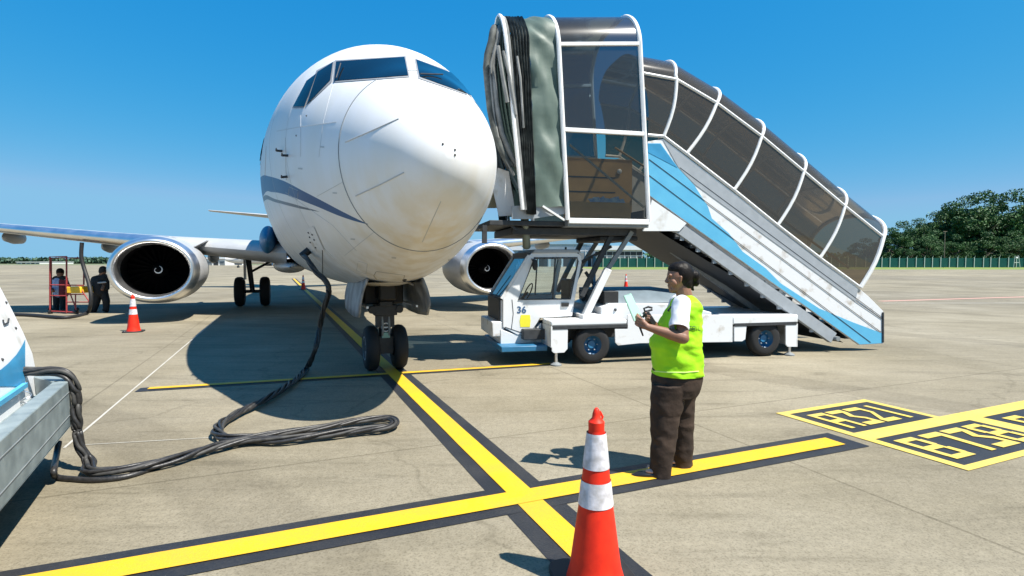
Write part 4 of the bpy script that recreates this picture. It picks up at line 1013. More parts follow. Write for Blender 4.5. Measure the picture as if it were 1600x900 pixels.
# ================================================================== GROUND POWER UNIT
GY = R(29.5); GO = Vector((-3.47, 4.23, Z0))
gpu = thing('ground_power_unit', 'white and blue ground power unit on a grey flatbed at the left edge', 'ground power unit', GO, GY)
GM = Matrix.Translation(GO) @ Matrix.Rotation(GY, 4, 'Z'); GMI = GM.inverted()
zt_, zb2 = .72, .37
deck = MB().prism([(-.10, -3.2, zt_-.17), (-.10, -.02, zt_-.17), (-.34, .40, zt_-.17), (-2.1, .40, zt_-.17), (-2.1, -3.2, zt_-.17)], (0, 0, .03)).build('deck', M['gpugrey'], gpu)
fr = MB()
for a_, b2 in (((0, -3.2), (0, 0)), ((0, 0), (-.28, .49)), ((-.28, .49), (-2.1, .49))):
    a_ = Vector((*a_, 0)); b2 = Vector((*b2, 0)); d = (b2 - a_).normalized(); n_ = Vector((-d.y, d.x, 0)) * .10
    fr.add([a_ + Vector((0,0,zb2)), b2 + Vector((0,0,zb2)), b2 + n_ + Vector((0,0,zb2)), a_ + n_ + Vector((0,0,zb2)), a_ + Vector((0,0,zt_)), b2 + Vector((0,0,zt_)), b2 + n_ + Vector((0,0,zt_)), a_ + n_ + Vector((0,0,zt_))], [(3,2,1,0),(4,5,6,7),(0,1,5,4),(1,2,6,5),(2,3,7,6),(3,0,4,7)])
fr.build('deck_frame', M['gpugrey'], gpu, bevel=.008)
MB().box((-.002, -3.1, zb2 + .08), (.004, -.03, zb2 + .085)).box((-.002, -3.1, zt_ - .09), (.004, -.03, zt_ - .085)).build('frame_crease', M['midgrey'], gpu)
hs_ = [(.55, -.26), (.66, -.27), (.90, -.30), (1.07, -.35), (1.25, -.41), (1.42, -.47), (1.57, -.53), (1.75, -.62), (1.90, -.78), (1.96, -1.05)]
rg = []
for y, inset in ((.36, .10), (.40, .03), (.38, 0), (.1, 0), (-1.4, 0), (-2.9, 0)):
    pr = [Vector((x - inset, y, z)) for z, x in hs_]; rg.append(pr + [Vector((-2.1 - p.x + inset*0 + .05, y, p.z)) for p in reversed(pr)])
hm = MB().loft(rg, closed_ring=False)
hm.poly([v for v in rg[0]][::-1])
gb = BVHTree.FromPolygons([GM @ Vector(v) for v in hm.v], hm.f)
hm.build('housing', M['white'], gpu, smooth=35)
def ghit(px, py):
    h = gb.ray_cast(CAMP, ray(px, py).normalized())
    return (None, None) if h[0] is None else (GMI @ h[0], (GMI.to_3x3() @ h[1]).normalized())
ga, gc = [], []
for k in range(24):
    x = -26 + 78*k/23
    top_ = float(np.interp(x, [-26, 0, 12, 25, 34, 43, 56], [592, 578, 568, 554, 540, 520, 500])); h1 = ghit(x, top_); h2 = ghit(x, 592 if x > 40 else 606)
    col_ = []
    for j in range(7):
        hh = ghit(x, top_ + ((590 if x > 40 else 604) - top_)*j/6)
        if hh[0] is None: col_ = None; break
        col_.append(hh[0] + hh[1]*.004)
    if col_: ga.append(col_)
if len(ga) > 2: MB().loft(ga, closed_ring=False).build('blue_wave', M['blue'], gpu, smooth=60)
for (x, y) in ((5, 445), (9, 473), (17, 472), (3, 562), (28, 500), (24, 513)):
    p, n_ = ghit(x, y)
    if p: MB().ellipsoid(p, (.012, .012, .012), 8, 6).build('rivet', M['dark'], gpu)
for pix in ([(2, 500), (4, 507), (10, 504), (11, 498)], [(21, 500), (24, 504), (29, 501), (30, 495)]):
    pts = [ghit(*q)[0] for q in pix]
    if all(p is not None for p in pts): MB().tube([p + Vector((.01, 0, 0)) for p in pts], .006, 6).build('latch', M['dark'], gpu)
MB().tube([Vector((-.235 + .03*math.cos(v), -.14 + .03*math.sin(v), .48 + .018*v/1.3)) for v in np.linspace(0, 15, 90)], .006, 6).build('coil_spring', M['alu'], gpu)
MB().box((-.27, -2.2, .70), (-.24, -.05, .735)).build('hinge_strip', M['lightblue'], gpu)
for y in (-.55, -2.6):
    for x in (-.35, -1.75):
        wh = MB().lathe([(.12, -.08), (.24, -.10), (.28, -.06), (.285, 0), (.28, .06), (.24, .10), (.12, .08)], (x, y, .285), 'X', 28).build('wheel', M['tyre'], gpu)
        MB().lathe([(0, .05), (.13, .06), (.15, .09)], (x, y, .285), 'X', 20).build('rim', M['midgrey'], wh)
MB().box((-1.95, -3.0, .30), (-.15, .2, .5)).build('undercarriage', M['dark'], gpu)

# ================================================================== POWER CABLES
def catmull(P_, n=8):
    out = []; P_ = [P_[0]] + P_ + [P_[-1]]
    for i in range(1, len(P_) - 2):
        a, b2, c, d = P_[i-1], P_[i], P_[i+1], P_[i+2]
        for k in range(n):
            t = k/n; out.append(.5*((2*b2) + (c-a)*t + (2*a-5*b2+4*c-d)*t*t + (3*b2-a-3*c+d)*t**3))
    return out + [P_[-2]]
rp_, rn_ = hit(483, 391); rw = PM @ rp_; yr = rw.y
zc = .055 + Z0
path = [GM @ Vector((-.55, .10, .82)), GM @ Vector((-.24, .06, .80)), GM @ Vector((-.11, .02, .80)), GM @ Vector((-.02, -.02, .775)), GM @ Vector((.03, -.03, .69)), GM @ Vector((.04, -.03, .55)), GM @ Vector((.04, -.04, .38)), GM @ Vector((.055, -.05, .20)), GM @ Vector((.12, -.08, .075))]
path += [G(x, y, zc) for x, y in ((145, 736), (205, 733), (265, 719), (330, 700), (385, 688), (440, 686), (500, 680), (560, 672), (604, 668), (617, 660), (606, 653), (560, 657), (500, 668), (440, 676), (390, 683), (352, 684), (340, 673), (350, 658), (375, 643), (412, 625), (450, 602), (478, 577))]
path += [at(493, 545, 7.75), at(500, 510, 7.95), at(507, 478, yr - .35), at(514, 455, yr - .42), at(509, 440, yr - .42), at(493, 424, yr - .36), at(481, 406, yr - .26), rw + PM.to_3x3() @ rn_ * .10, rw]
cable = thing('power_cable_bundle', 'black twisted power cables running over the concrete from the power unit to the jet nose', 'cable', G(300, 715))
cp = catmull(path, 10)
M['cable'] = mat('cable_rubber', (.022, .021, .021), .42, var=.3, vscale=30, bump=.2, bscale=60)
M['cable2'] = mat('dusty_cable_rubber', (.06, .057, .052), .6, color2=(.02, .02, .02), vscale=14)
cl = cable.location.copy()
for k in range(5):
    pts = []; L_ = 0; 
    for i, p in enumerate(cp):
        if i: L_ += (p - cp[i-1]).length
        a = cp[max(0, i-1)]; b2 = cp[min(len(cp)-1, i+1)]; d = (b2 - a).normalized()
        u = d.cross(Vector((0, 0, 1))); u = u.normalized() if u.length > .05 else Vector((1, 0, 0)); v = u.cross(d).normalized()
        ph = 2*math.pi*k/5 + L_*5.5 + 1.2*mnoise.noise(Vector((L_*.8, k, 0)))
        onfloor = p.z < .12; rr_ = .024 + .012*mnoise.noise(Vector((L_*.9, k*3.3, 2)))
        endk = min(1, (len(cp) - 1 - i)/14); rr_ = rr_ * (.35 + .65*endk)
        wide = 1.55 if onfloor else 1.0
        q = p + u*math.cos(ph)*rr_*wide + v*math.sin(ph)*rr_*(.75 if onfloor else 1)
        q.z = max(q.z, .019 + Z0); pts.append(q - cl)
    MB().tube(pts, .0155, 8).build('cable', M['cable'] if k % 3 else M['cable2'], cable, smooth=80)
pl = MB().tube([p - cl for p in (rw + PM.to_3x3() @ rn_ * .14, rw + PM.to_3x3() @ rn_ * .0)], [.05, .055], 12).build('plug', M['black'], cable)
# spare cable end by the flatbed
sp_ = catmull([G(250, 727, .03), G(200, 744, .03), G(150, 750, .03), G(110, 748, .03), G(88, 745, .04), G(84, 735, .12), at(88, 712, 4.3), at(92, 690, 4.4)], 6)
o = MB().tube(sp_, .022, 8).build('spare_cable', M['cable'], None, smooth=80); tag(o, 'short black spare cable curling on the ground beside the grey flatbed corner', 'cable')

# ================================================================== TRAFFIC CONES
def cone_parts(root, full=True):
    hgt_ = .915
    def r_at(z): return np.interp(z, [.03, .10, .42, .55, .615, .79, .80, .915], [.150, .130, .087, .072, .065, .046, .040, .026])
    def band(z0, z1, off, name, m, par):
        n = max(2, int((z1-z0)/.03)); return MB().lathe([(float(r_at(z0 + (z1-z0)*i/n)) + off, z0 + (z1-z0)*i/n) for i in range(n+1)], (0, 0, 0), 'Z', 48, cap=False).build(name, m, par, smooth=60)
    b = MB().lathe([(float(r_at(z)), z) for z in np.linspace(.03, .80, 26)] + [(.040, .803), (.041, .845), (.034, .852), (.022, .865), (.020, .885), (.014, .905), (.006, .915), (.0, .916)], (0, 0, 0), 'Z', 48).build('cone_body', M['red'], root, smooth=45)
    MB().tube([(.026, 0, .85), (.034, 0, .866), (.018, 0, .895)], .006, 6).build('loop', M['red'], b)
    band(.613, .79, .0035, 'reflective_collar', M['reflect'], root); band(.424, .548, .0035, 'reflective_collar', M['reflect'], root)
    pl = [(.21*math.copysign(abs(math.cos(a))**.35, math.cos(a)), .21*math.copysign(abs(math.sin(a))**.35, math.sin(a)), 0) for a in np.linspace(0, 2*math.pi, 41)[:-1]]
    MB().prism(pl, (0, 0, .035)).build('base', M['black'], root, bevel=.006)
GRP = 'orange traffic cones around the aircraft'
cone = thing('traffic_cone', 'large orange traffic cone with two white collars in the foreground', 'traffic cone', G(930, 912), R(12), GRP)
cone_parts(cone)
for (x, y, rz, lb_) in ((209, 519, .4, 'orange and white traffic cone standing in front of the jet engine on the left'),
                        (474, 453, .9, 'small distant orange cone beside the yellow centre line under the fuselage'),
                        (978, 450, .2, 'tiny far orange cone seen between the stairs truck strut and the woman')):
    c = copy_tree(cone); c.location = G(x, y); c.rotation_euler[2] = rz; c['label'] = lb_

# ================================================================== REFUELLING STEPS, HOSE AND WORKERS
def at0(px, py, Y): return at(px, py, Y)
YS = 17.3
steps_o = G(104, 490); steps_o.y = YS
steps = thing('maintenance_steps', 'red steel maintenance steps with a yellow top tray under the left wing', 'steps', steps_o)
def sp2(px, py, dy=0.0): return at(px, py, YS + dy) - steps_o
MB().tube([sp2(78, 489), sp2(78, 401), sp2(104, 401)], .022, 8).tube([sp2(104, 401), sp2(104, 489)], .024, 8).build('front_frame', M['steelred'], steps)
MB().tube([sp2(80, 487, 1.0), sp2(80, 403, 1.0), sp2(126, 403, 1.0), sp2(131, 425, 1.0), sp2(131, 445, 1.0)], .024, 8).build('back_frame', M['steelred'], steps)
for a_, b2 in (((78, 445), (131, 446)), ((78, 486), (121, 488)), ((105, 460), (131, 460)), ((105, 472), (140, 472)), ((105, 447), (121, 488)), ((124, 448), (141, 474)), ((118, 460), (118, 487)), ((78, 462), (104, 462))):
    MB().tube([sp2(*a_), sp2(*b2)], .018, 8).build('rail', M['steelred'], steps)
for a_ in ((78, 445), (104, 401), (104, 486)):
    MB().tube([sp2(*a_), sp2(*a_, 1.0)], .022, 8).build('cross_rail', M['steelred'], steps)
q = sp2(106, 458); q2 = sp2(128, 448)
MB().box((q.x, -.05, q.z), (q2.x, .8, q2.z)).build('tray', M['yellow'], steps, bevel=.02)
for x in (79, 120):
    for dy in (0, .9):
        p = sp2(x, 489, dy); MB().lathe([(0, -.03), (.07, -.03), (.07, .03), (0, .03)], (p.x, p.y, max(.07, p.z - .0)), 'X', 14).build('castor', M['black'], steps)
hp = catmull([at(128, 379, 17.0), at(127, 400, 17.0), at(131, 418, 17.0), at(138, 440, 16.9), at(142, 460, 16.8), at(141, 478, 16.8), G(134, 490, .06), G(100, 496, .06), G(40, 492, .06), G(-60, 490, .06)], 6)
tag(MB().tube(hp, .055, 10).build('fuel_hose', M['black'], None, smooth=80), 'thick black refuelling hose hanging from the underside of the left wing', 'hose')

def person(name, label, org, joints, cloth, vox=.016):
    root = thing(name, label, 'person', org)
    b = MB()
    for p, q, r0, r1 in joints: b.capsule(Vector(p) - org, Vector(q) - org, r0, r1, 12)
    remesh_build(b, 'body', M['skin'], root, vox)
    for nm, m, caps in cloth:
        c = MB()
        for p, q, r0, r1 in caps: c.capsule(Vector(p) - org, Vector(q) - org, r0, r1, 12)
        remesh_build(c, nm, m, root, vox)
    return root
M['worker_blue'] = mat('pale_blue_work_shirt', (.30, .40, .70), .7, color2=(.62, .66, .80), vscale=7)
M['worker_red'] = mat('dark_red_fabric', (.20, .02, .03), .7)
M['worker_black'] = mat('black_workwear', (.012, .013, .015), .75)
M['tape'] = mat('grey_reflective_tape', (.45, .45, .45), .4)
Y1 = 18.6
def A1(px, py, dy=0.0): return at(px, py, Y1 + dy)
o1 = G(92, 485); o1.y = Y1; o1.z = Z0
person('person', 'worker in pale blue and dark red top, back turned, inside the red steps', o1,
  [(A1(94, 426), A1(94, 431), .105, .09), (A1(94, 432), A1(94, 440), .06, .07), (A1(93, 438), A1(93, 458), .14, .15), (A1(88, 460), A1(88, 483), .06, .05), (A1(99, 460), A1(100, 483), .06, .05), (A1(83, 440), A1(79, 450, -.15), .05, .04), (A1(104, 440), A1(108, 450, -.15), .05, .04), (A1(79, 450, -.15), A1(83, 455, -.35), .04, .05), (A1(108, 450, -.15), A1(104, 455, -.35), .04, .05)],
  [('work_shirt', M['worker_blue'], [(A1(86, 437), A1(101, 437), .10, .10), (A1(93, 441), A1(93, 457), .19, .18), (A1(84, 439), A1(80, 450, -.12), .075, .07)]),
   ('red_sleeve', M['worker_red'], [(A1(102, 438), A1(107, 449, -.12), .08, .075), (A1(98, 441), A1(99, 458), .16, .16)]),
   ('trousers', M['worker_black'], [(A1(88, 459), A1(88, 484), .105, .085), (A1(98, 459), A1(99, 484), .105, .085), (A1(89, 457), A1(98, 457), .12, .12)]),
   ('shoes', M['black'], [(A1(88, 484.5), A1(88, 484.5, -.18), .05, .05), (A1(99, 484.5), A1(99, 484.5, -.18), .05, .05)]),
   ('hair', M['hair'], [(A1(94, 424), A1(94, 427, .02), .115, .11)]),
   ('dark_yoke', M['worker_black'], [(A1(88, 436.0), A1(100, 436), .115, .115)])])
Y2 = 17.9
def A2(px, py, dy=0.0): return at(px, py, Y2 + dy)
o2 = G(156, 487); o2.y = Y2; o2.z = Z0
person('person', 'worker in black overalls with grey reflective bands bending beside the fuel hose', o2,
  [(A2(161, 423), A2(160, 428), .10, .09), (A2(158, 430), A2(155, 437), .07, .08), (A2(155, 440), A2(157, 455), .15, .15), (A2(152, 458), A2(147, 484), .07, .05), (A2(163, 458), A2(166, 483), .07, .05), (A2(148, 438), A2(144, 450), .05, .04), (A2(144, 450), A2(142, 458, -.2), .04, .05), (A2(164, 440), A2(160, 452, -.2), .05, .05)],
  [('jacket', M['worker_black'], [(A2(149, 437), A2(164, 434), .13, .13), (A2(155, 440), A2(158, 456), .22, .20), (A2(147, 438), A2(143, 449), .09, .08), (A2(166, 438), A2(167, 450), .09, .08)]),
   ('trousers', M['worker_black'], [(A2(153, 458), A2(151, 471), .13, .11), (A2(151, 471), A2(147, 485), .11, .085), (A2(162, 458), A2(166, 470), .13, .11), (A2(166, 470), A2(166, 484), .11, .085)]),
   ('shoes', M['black'], [(A2(147, 486), A2(142, 486, -.1), .05, .045), (A2(166, 484.5), A2(162, 484.5, -.1), .05, .045)]),
   ('reflective_band', M['tape'], [(A2(146.5, 442.5, -.17), A2(165, 441, -.17), .03, .03)]),
   ('cap', M['worker_black'], [(A2(161, 421), A2(160, 424), .115, .11)])])
# ================================================================== WOMAN IN THE FOREGROUND
Y0 = 4.20
wo = at(1042, 700, Y0); wo.z = Z0
woman = thing('person', 'woman in lime vest, white shirt and dark trousers holding a mint clipboard', 'person', wo)
def Wp(px, py, dy=0.0): return at(px, py, Y0 + dy) - wo
b = MB()
def headfn(p):
    q = p.copy()
    if q.z < 0: q.x = q.x*(1 + .12*q.z) - .10*(-q.z); q.y *= (1 + .28*q.z)
    if q.x < 0: q.x *= .95
    return q
hc = Wp(1059, 433)
b.ellipsoid(hc, (.086, .074, .112), 28, 18, headfn)
b.capsule(Wp(1062, 447), Wp(1051, 452), .045, .030, 12)          # jaw and chin
b.capsule(Wp(1044.8, 431), Wp(1041.2, 439.5), .010, .0135, 8); b.capsule(Wp(1042.5, 441, -.012), Wp(1042.5, 441, .012), .009, .009, 8)   # nose
b.capsule(Wp(1044.6, 446.0, -.014), Wp(1044.6, 446.0, .014), .009, .009, 8); b.capsule(Wp(1045.4, 449.0, -.012), Wp(1045.4, 449.0, .012), .009, .009, 8)   # lips
b.capsule(Wp(1047, 430, -.045), Wp(1046, 430, -.015), .013, .013, 8); b.capsule(Wp(1047, 430, .045), Wp(1046, 430, .015), .013, .013, 8)   # brow ridge
b.capsule(Wp(1052, 440, -.05), Wp(1055, 443, -.055), .020, .018, 8); b.capsule(Wp(1052, 440, .05), Wp(1055, 443, .055), .020, .018, 8)     # cheeks
for s_ in (-1, 1): b.capsule(Wp(1064, 433, s_*.072), Wp(1063, 440, s_*.070), .012, .009, 8)   # ears
b.capsule(Wp(1067, 450), Wp(1071, 472), .056, .066, 14)
b.capsule(Wp(1068, 483, -.14), Wp(1068, 483, .14), .050, .050, 12)
b.capsule(Wp(1066, 497), Wp(1062, 565), .115, .125, 14)
b.capsule(Wp(1048, 600, -.085), Wp(1037, 665, -.09), .07, .052, 12); b.capsule(Wp(1036, 665, -.09), Wp(1034, 738, -.10), .055, .036, 12)
b.capsule(Wp(1064, 600, .085), Wp(1067, 662, .09), .07, .05, 12); b.capsule(Wp(1067, 662, .09), Wp(1070, 728, .10), .05, .036, 12)
def zf_(p, z): q = p.copy(); q.z = z; return q
nf = zf_(Wp(1036, 740, -.10), .045); b.capsule(nf, nf + Vector((-.15, -.01, -.016)), .030, .018, 10)
ff = zf_(Wp(1070, 735, .10), .045); b.capsule(ff, ff + Vector((-.15, .0, -.016)), .030, .018, 10)
# near arm
sh, el_, wr = Wp(1066, 487, -.165), Wp(1067, 528, -.245), Wp(1012, 511, -.20)
b.capsule(sh, el_, .045, .043, 14); b.capsule(el_, el_.lerp(wr, .35), .046, .042, 14); b.capsule(el_.lerp(wr, .35), wr, .042, .026, 14)
# far arm
sh2, el2, wr2 = Wp(1060, 486, .20), Wp(1040, 524, .20), Wp(1020, 505, .02)
b.capsule(sh2, el2, .050, .042, 12); b.capsule(el2, wr2, .042, .026, 12)
# near hand: palm, four curled fingers of different length and a thumb, closed on the board's lower edge
def hand(b, w_, palm_end, fdir, updir, lens, thumb):
    n_ = (palm_end - w_).normalized(); side = updir
    b.capsule(w_, palm_end - n_*.02 + side*.012, .024, .022, 10); b.capsule(w_, palm_end - n_*.02 - side*.016, .024, .020, 10)
    for i, L_ in enumerate(lens):
        k = palm_end + side*(.028 - .019*i); m1 = k + fdir[0]*L_*.42; m2 = m1 + fdir[1]*L_*.33; m3 = m2 + fdir[2]*L_*.25
        b.capsule(k - n_*.02, m1, .0095, .0088, 8); b.capsule(m1, m2, .0088, .008, 8); b.capsule(m2, m3, .008, .007, 8)
    t = [w_ + n_*.02 + side*.018] + thumb
    b.capsule(t[0], t[1], .013, .010, 8); b.capsule(t[1], t[2], .010, .0085, 8)
pe = Wp(1001, 504, -.185)
hand(b, wr, pe, [Vector((-.75, .45, .35)).normalized(), Vector((-.25, .9, .35)).normalized(), Vector((.35, .9, .2)).normalized()], Vector((.25, -.05, .97)).normalized(), (.072, .080, .074, .058),
     [Wp(1001, 497.5, -.175), Wp(996, 491, -.13)])
pe2 = Wp(1011, 500, -.015)
hand(b, wr2, pe2, [Vector((-.5, -.75, .2)).normalized(), Vector((.1, -.95, .1)).normalized(), Vector((.8, -.6, 0)).normalized()], Vector((.3, 0, .95)).normalized(), (.070, .078, .072, .056),
     [Wp(1012, 494, -.03), Wp(1009, 489, -.05)])
remesh_build(b, 'body', M['skin'], woman, .0048, 2)
# eyes and brows
M['eye'] = mat('eye_dark', (.01, .008, .006), .2)
for s_ in (-1, 1):
    MB().ellipsoid(Wp(1047.5, 434.3, s_*.030), (.010, .012, .0075), 12, 8).build('eye', M['eye'], woman)
    MB().tube([Wp(1047.8, 428.8, s_*.048), Wp(1045.3, 427.8, s_*.034), Wp(1045.0, 428.6, s_*.014)], [.002, .004, .003], 6).build('eyebrow', M['hair'], woman)
h_ = MB()
h_.ellipsoid(Wp(1065.5, 428), (.088, .0835, .100), 24, 16)
h_.ellipsoid(Wp(1059.5, 420.5), (.078, .074, .056), 24, 14)
h_.ellipsoid(Wp(1071, 440), (.055, .066, .075), 20, 12)
h_.ellipsoid(Wp(1085, 431), (.042, .050, .047), 20, 12); h_.ellipsoid(Wp(1088, 441), (.024, .035, .034), 14, 10); h_.capsule(Wp(1079, 447), Wp(1083, 453), .022, .010, 8)
remesh_build(h_, 'hair', M['hair'], woman, .007, 2)
# shirt sleeves and collar
def sleeve(c0, c1, r0, r1, name, m, seed=0):
    rg = []; d = (c1 - c0).normalized(); u = d.orthogonal().normalized(); v = d.cross(u)
    for i in range(12):
        t = i/11; c = c0.lerp(c1, t); rr = r0 + (r1-r0)*t; ring = []
        for k in range(32):
            a = 2*math.pi*k/32; q = c + (u*math.cos(a) + v*math.sin(a))*rr
            ring.append(q + (q - c).normalized()*(.010*mnoise.noise(q*14 + Vector((seed, 0, 0))) + .005*mnoise.noise(q*34)))
        rg.append(ring)
    cap_ = [[c0 + (q - c0)*f_ - d*h_ for q in rg[0]] for f_, h_ in ((.05, .062), (.5, .055), (.85, .032))]
    rg = cap_ + rg
    inner = [[c_.lerp(c1, .12) for c_ in rg[-1]], [c_.lerp(c1, .14) + (c0-c1)*.5 for c_ in rg[-1]]]
    return MB().loft(rg + inner, cap=False).build(name, m, woman, smooth=80)
sleeve(Wp(1065, 474, -.130), Wp(1060.5, 513, -.228), .066, .071, 'shirt_sleeve', M['shirt'], 1)
sleeve(Wp(1059, 472, .135), Wp(1046, 512, .215), .064, .068, 'shirt_sleeve', M['shirt'], 5)
MB().tube([Wp(1072, 466, .06), Wp(1079, 463, 0), Wp(1072, 466, -.06), Wp(1056, 472, -.05), Wp(1044, 486, -.02)], .010, 8).build('shirt_collar', mat('dark_collar', (.03, .04, .05), .7), woman)
def rings_loft(rows, yc0, name, m, n=56, wr=.0, cap=False, seed=0, hw_pow=.82):
    rg = []
    for (py, xf2, xb2, hw, yc) in rows:
        a_ = Wp(xf2, py, yc); c_ = Wp(xb2, py, yc); cx = (a_.x + c_.x)/2; rx = (c_.x - a_.x)/2; z = (a_.z + c_.z)/2; ring = []
        for k in range(n):
            an = 2*math.pi*k/n; cs, sn = math.cos(an), math.sin(an)
            p = Vector((cx + rx*math.copysign(abs(cs)**hw_pow, cs), a_.y + hw*math.copysign(abs(sn)**hw_pow, sn), z))
            if wr:
                q = p*1.0; v = mnoise.noise(Vector((q.x*7 + seed, q.y*7, q.z*16 + q.x*6))) + .55*mnoise.noise(Vector((q.x*18, q.y*18, q.z*34 + seed)))
                p += Vector((cs, sn, 0))*v*wr
            ring.append(p)
        rg.append(ring)
    return rg
def dense(rows, k=4):
    out = []
    ys = [r[0] for r in rows]
    for i in range((len(rows)-1)*k + 1):
        y = ys[0] + (ys[-1]-ys[0])*i/((len(rows)-1)*k); out.append((y,) + tuple(float(np.interp(y, ys, [r[j] for r in rows])) for j in range(1, 5)))
    return out
vr = dense([(461, 1063, 1080, .060, 0), (465, 1057, 1086, .115, 0), (470, 1053, 1090, .162, 0), (478, 1048, 1092.5, .183, 0), (492, 1040, 1093.5, .188, 0), (506, 1031, 1094, .188, 0), (520, 1024, 1094, .192, 0), (532, 1018, 1094, .196, 0), (540, 1016, 1093.5, .197, 0), (550, 1019.5, 1094, .20, 0), (566, 1020.5, 1095.5, .200, 0), (583, 1020.5, 1096, .206, 0)], 5)
rg = rings_loft(vr, 0, '', None, n=96, wr=.012, seed=3)
inn = [[Vector((p.x*.97 + .003, p.y*.97, p.z)) for p in rg[-1]], [Vector((p.x*.95 + .004, p.y*.95, p.z + .02)) for p in rg[-1]]]
vest_mb = MB().loft(rg + inn)
vest = vest_mb.build('vest', M['vest'], woman, smooth=80)
vb = BVHTree.FromPolygons([Vector(v) + wo for v in vest_mb.v], vest_mb.f)
def vhit(px, py):
    h = vb.ray_cast(CAMP, ray(px, py).normalized()); return None if h[0] is None else h[0] - wo
def vtube(pix, r, name, m, n=10):
    pts = []
    for (a_, b2) in zip(pix[:-1], pix[1:]):
        for i in range(n):
            u = i/n; h = vhit(a_[0]+(b2[0]-a_[0])*u, a_[1]+(b2[1]-a_[1])*u)
            if h is not None: pts.append(h)
    if len(pts) > 2: return MB().tube(pts, r, 6).build(name, m, vest)
vtube([(1063, 467), (1070, 471), (1075, 482), (1077, 500), (1073, 515), (1066, 520)], .0035, 'armhole_trim', M['vest_trim'])
vtube([(1022, 580), (1045, 582), (1070, 582), (1094, 580)], .005, 'hem_trim', M['vest_trim'])
# part of the dark lettering on the vest back, wrapped on the cloth
LT = {'S': [[(1,0),(0,0),(0,.5),(1,.5),(1,1),(0,1)]], 'R': [[(0,1),(0,0),(1,0),(1,.5),(0,.5),(1,1)]], 'I': [[(.5,0),(.5,1)]], 'L': [[(0,0),(0,1),(1,1)]]}
x_ = 1076.5
lt = MB()
for chh, wd in (('S', 4.2), ('R', 4.0), ('I', 2.0), ('L', 2.8)):
    for st in LT[chh]:
        pts = []
        for (a_, b2) in zip(st[:-1], st[1:]):
            for i in range(4): u = i/4; pts.append((x_ + (a_[0]+(b2[0]-a_[0])*u)*wd, 510 + (a_[1]+(b2[1]-a_[1])*u)*6))
        pts.append((x_ + st[-1][0]*wd, 510 + st[-1][1]*6))
        hp_ = [vhit(*q) for q in pts]; hp_ = [h for h in hp_ if h is not None]
        if len(hp_) > 1: lt.tube(hp_, .0019, 5)
    x_ += wd + 1.6
lt.build('vest_lettering', mat('dark_green_print', (.01, .05, .03), .6), vest)
# trousers
near = dense([(600, 1019, 1078, .115, -.085), (625, 1017, 1069, .105, -.092), (655, 1016, 1061, .092, -.096), (690, 1017, 1056, .084, -.10), (720, 1016.5, 1051, .080, -.10), (745, 1015.5, 1047, .078, -.10)], 6)
far_ = dense([(600, 1036, 1092, .115, .085), (625, 1044, 1085, .100, .092), (655, 1048, 1083, .088, .096), (690, 1050, 1082, .082, .10), (715, 1051, 1081.5, .078, .10), (733, 1052, 1081, .076, .10)], 6)
pel = dense([(576, 1021, 1096, .195, 0), (590, 1019.5, 1096, .20, 0), (603, 1019, 1093, .195, 0), (616, 1020, 1086, .18, 0)], 4)
tr = MB()
for rows, sd in ((pel, 1), (near, 4), (far_, 8)):
    tr.loft(rings_loft(rows, 0, '', None, n=64, wr=.009, seed=sd, hw_pow=.9), cap=True)
remesh_build(tr, 'trousers', M['trouser'], woman, .0075, 1)
for (a_, z_) in ((nf, 1), (ff, 0)):
    s_ = MB(); n_ = 14; rg = []
    for i in range(n_ + 1):
        t = i/n_; x = a_.x + .055 - .30*t; wd = .050*math.sin(math.pi*min(1, t*.92 + .08))**.5 + .002; hh = np.interp(t, [0, .1, .35, .55, .75, 1], [.055, .062, .052, .045, .042, .014])
        rg.append([Vector((x, a_.y + wd*math.copysign(abs(math.cos(v))**.8, math.cos(v)), .0 + max(0, hh*(.5 + .5*math.sin(v))))) for v in np.linspace(0, 2*math.pi, 21)[:-1]])
    s_.loft(rg, cap=True); sh_ = s_.build('shoe', M['shoe'], woman, smooth=60)
    MB().ellipsoid((a_.x - .090, a_.y - .015, .046), (.050, .028, .018), 12, 8).build('instep', mat('pale_skin', (.55, .33, .26), .5), sh_)
# clipboard and radio are held things
c0, c1, c2, c3 = [Wp(*q) for q in ((975, 462, -.20), (986, 458, .02), (1004, 496, .02), (991.5, 502, -.20))]
nrm = (c1 - c0).cross(c3 - c0).normalized(); 
cb = thing('clipboard', 'mint green clipboard held up in the woman\'s near hand', 'clipboard', wo + (c0 + c2)/2)
ctr = (c0 + c2)/2
MB().prism([q - ctr for q in (c0, c1, c2, c3)], nrm*.006).build('board', M['mint'], cb, bevel=.001)
sg = -1 if nrm.x > 0 else 1
MB().prism([(q - ctr)*.93 + nrm*(.0062 if nrm.x > 0 else -.0012) for q in (c0, c1, c2, c3)], nrm*(.001)).build('paper', mat('pale_green_paper', (.30, .50, .41), .7), cb)
MB().prism([(c0.lerp(c1, .3) - ctr), (c0.lerp(c1, .7) - ctr), (c0.lerp(c1, .7).lerp(c2, .08) - ctr), (c0.lerp(c1, .3).lerp(c3, .08) - ctr)], nrm*.016).build('clip', M['alu'], cb)
ro = Wp(1013, 493, -.03)
rad = thing('handheld_radio', 'black handheld radio with a loop strap in the woman\'s far hand', 'radio', wo + ro)
def Rp(px, py, dy=0): return Wp(px, py, dy) - ro
MB().beam(Rp(1008, 487, -.03), Rp(1021, 507, -.02), .05, .045).build('radio_body', M['black'], rad, bevel=.008)
MB().tube([Rp(1009, 490, -.03), Rp(1006, 482, -.03), Rp(1013, 479.5, -.03), Rp(1019, 481, -.03), Rp(1019, 484, -.03), Rp(1012, 486, -.03)], .008, 8).build('strap', M['black'], rad)
MB().tube([Rp(1004, 496, -.03), Rp(1010, 488, -.03)], .009, 8).build('antenna', M['black'], rad)
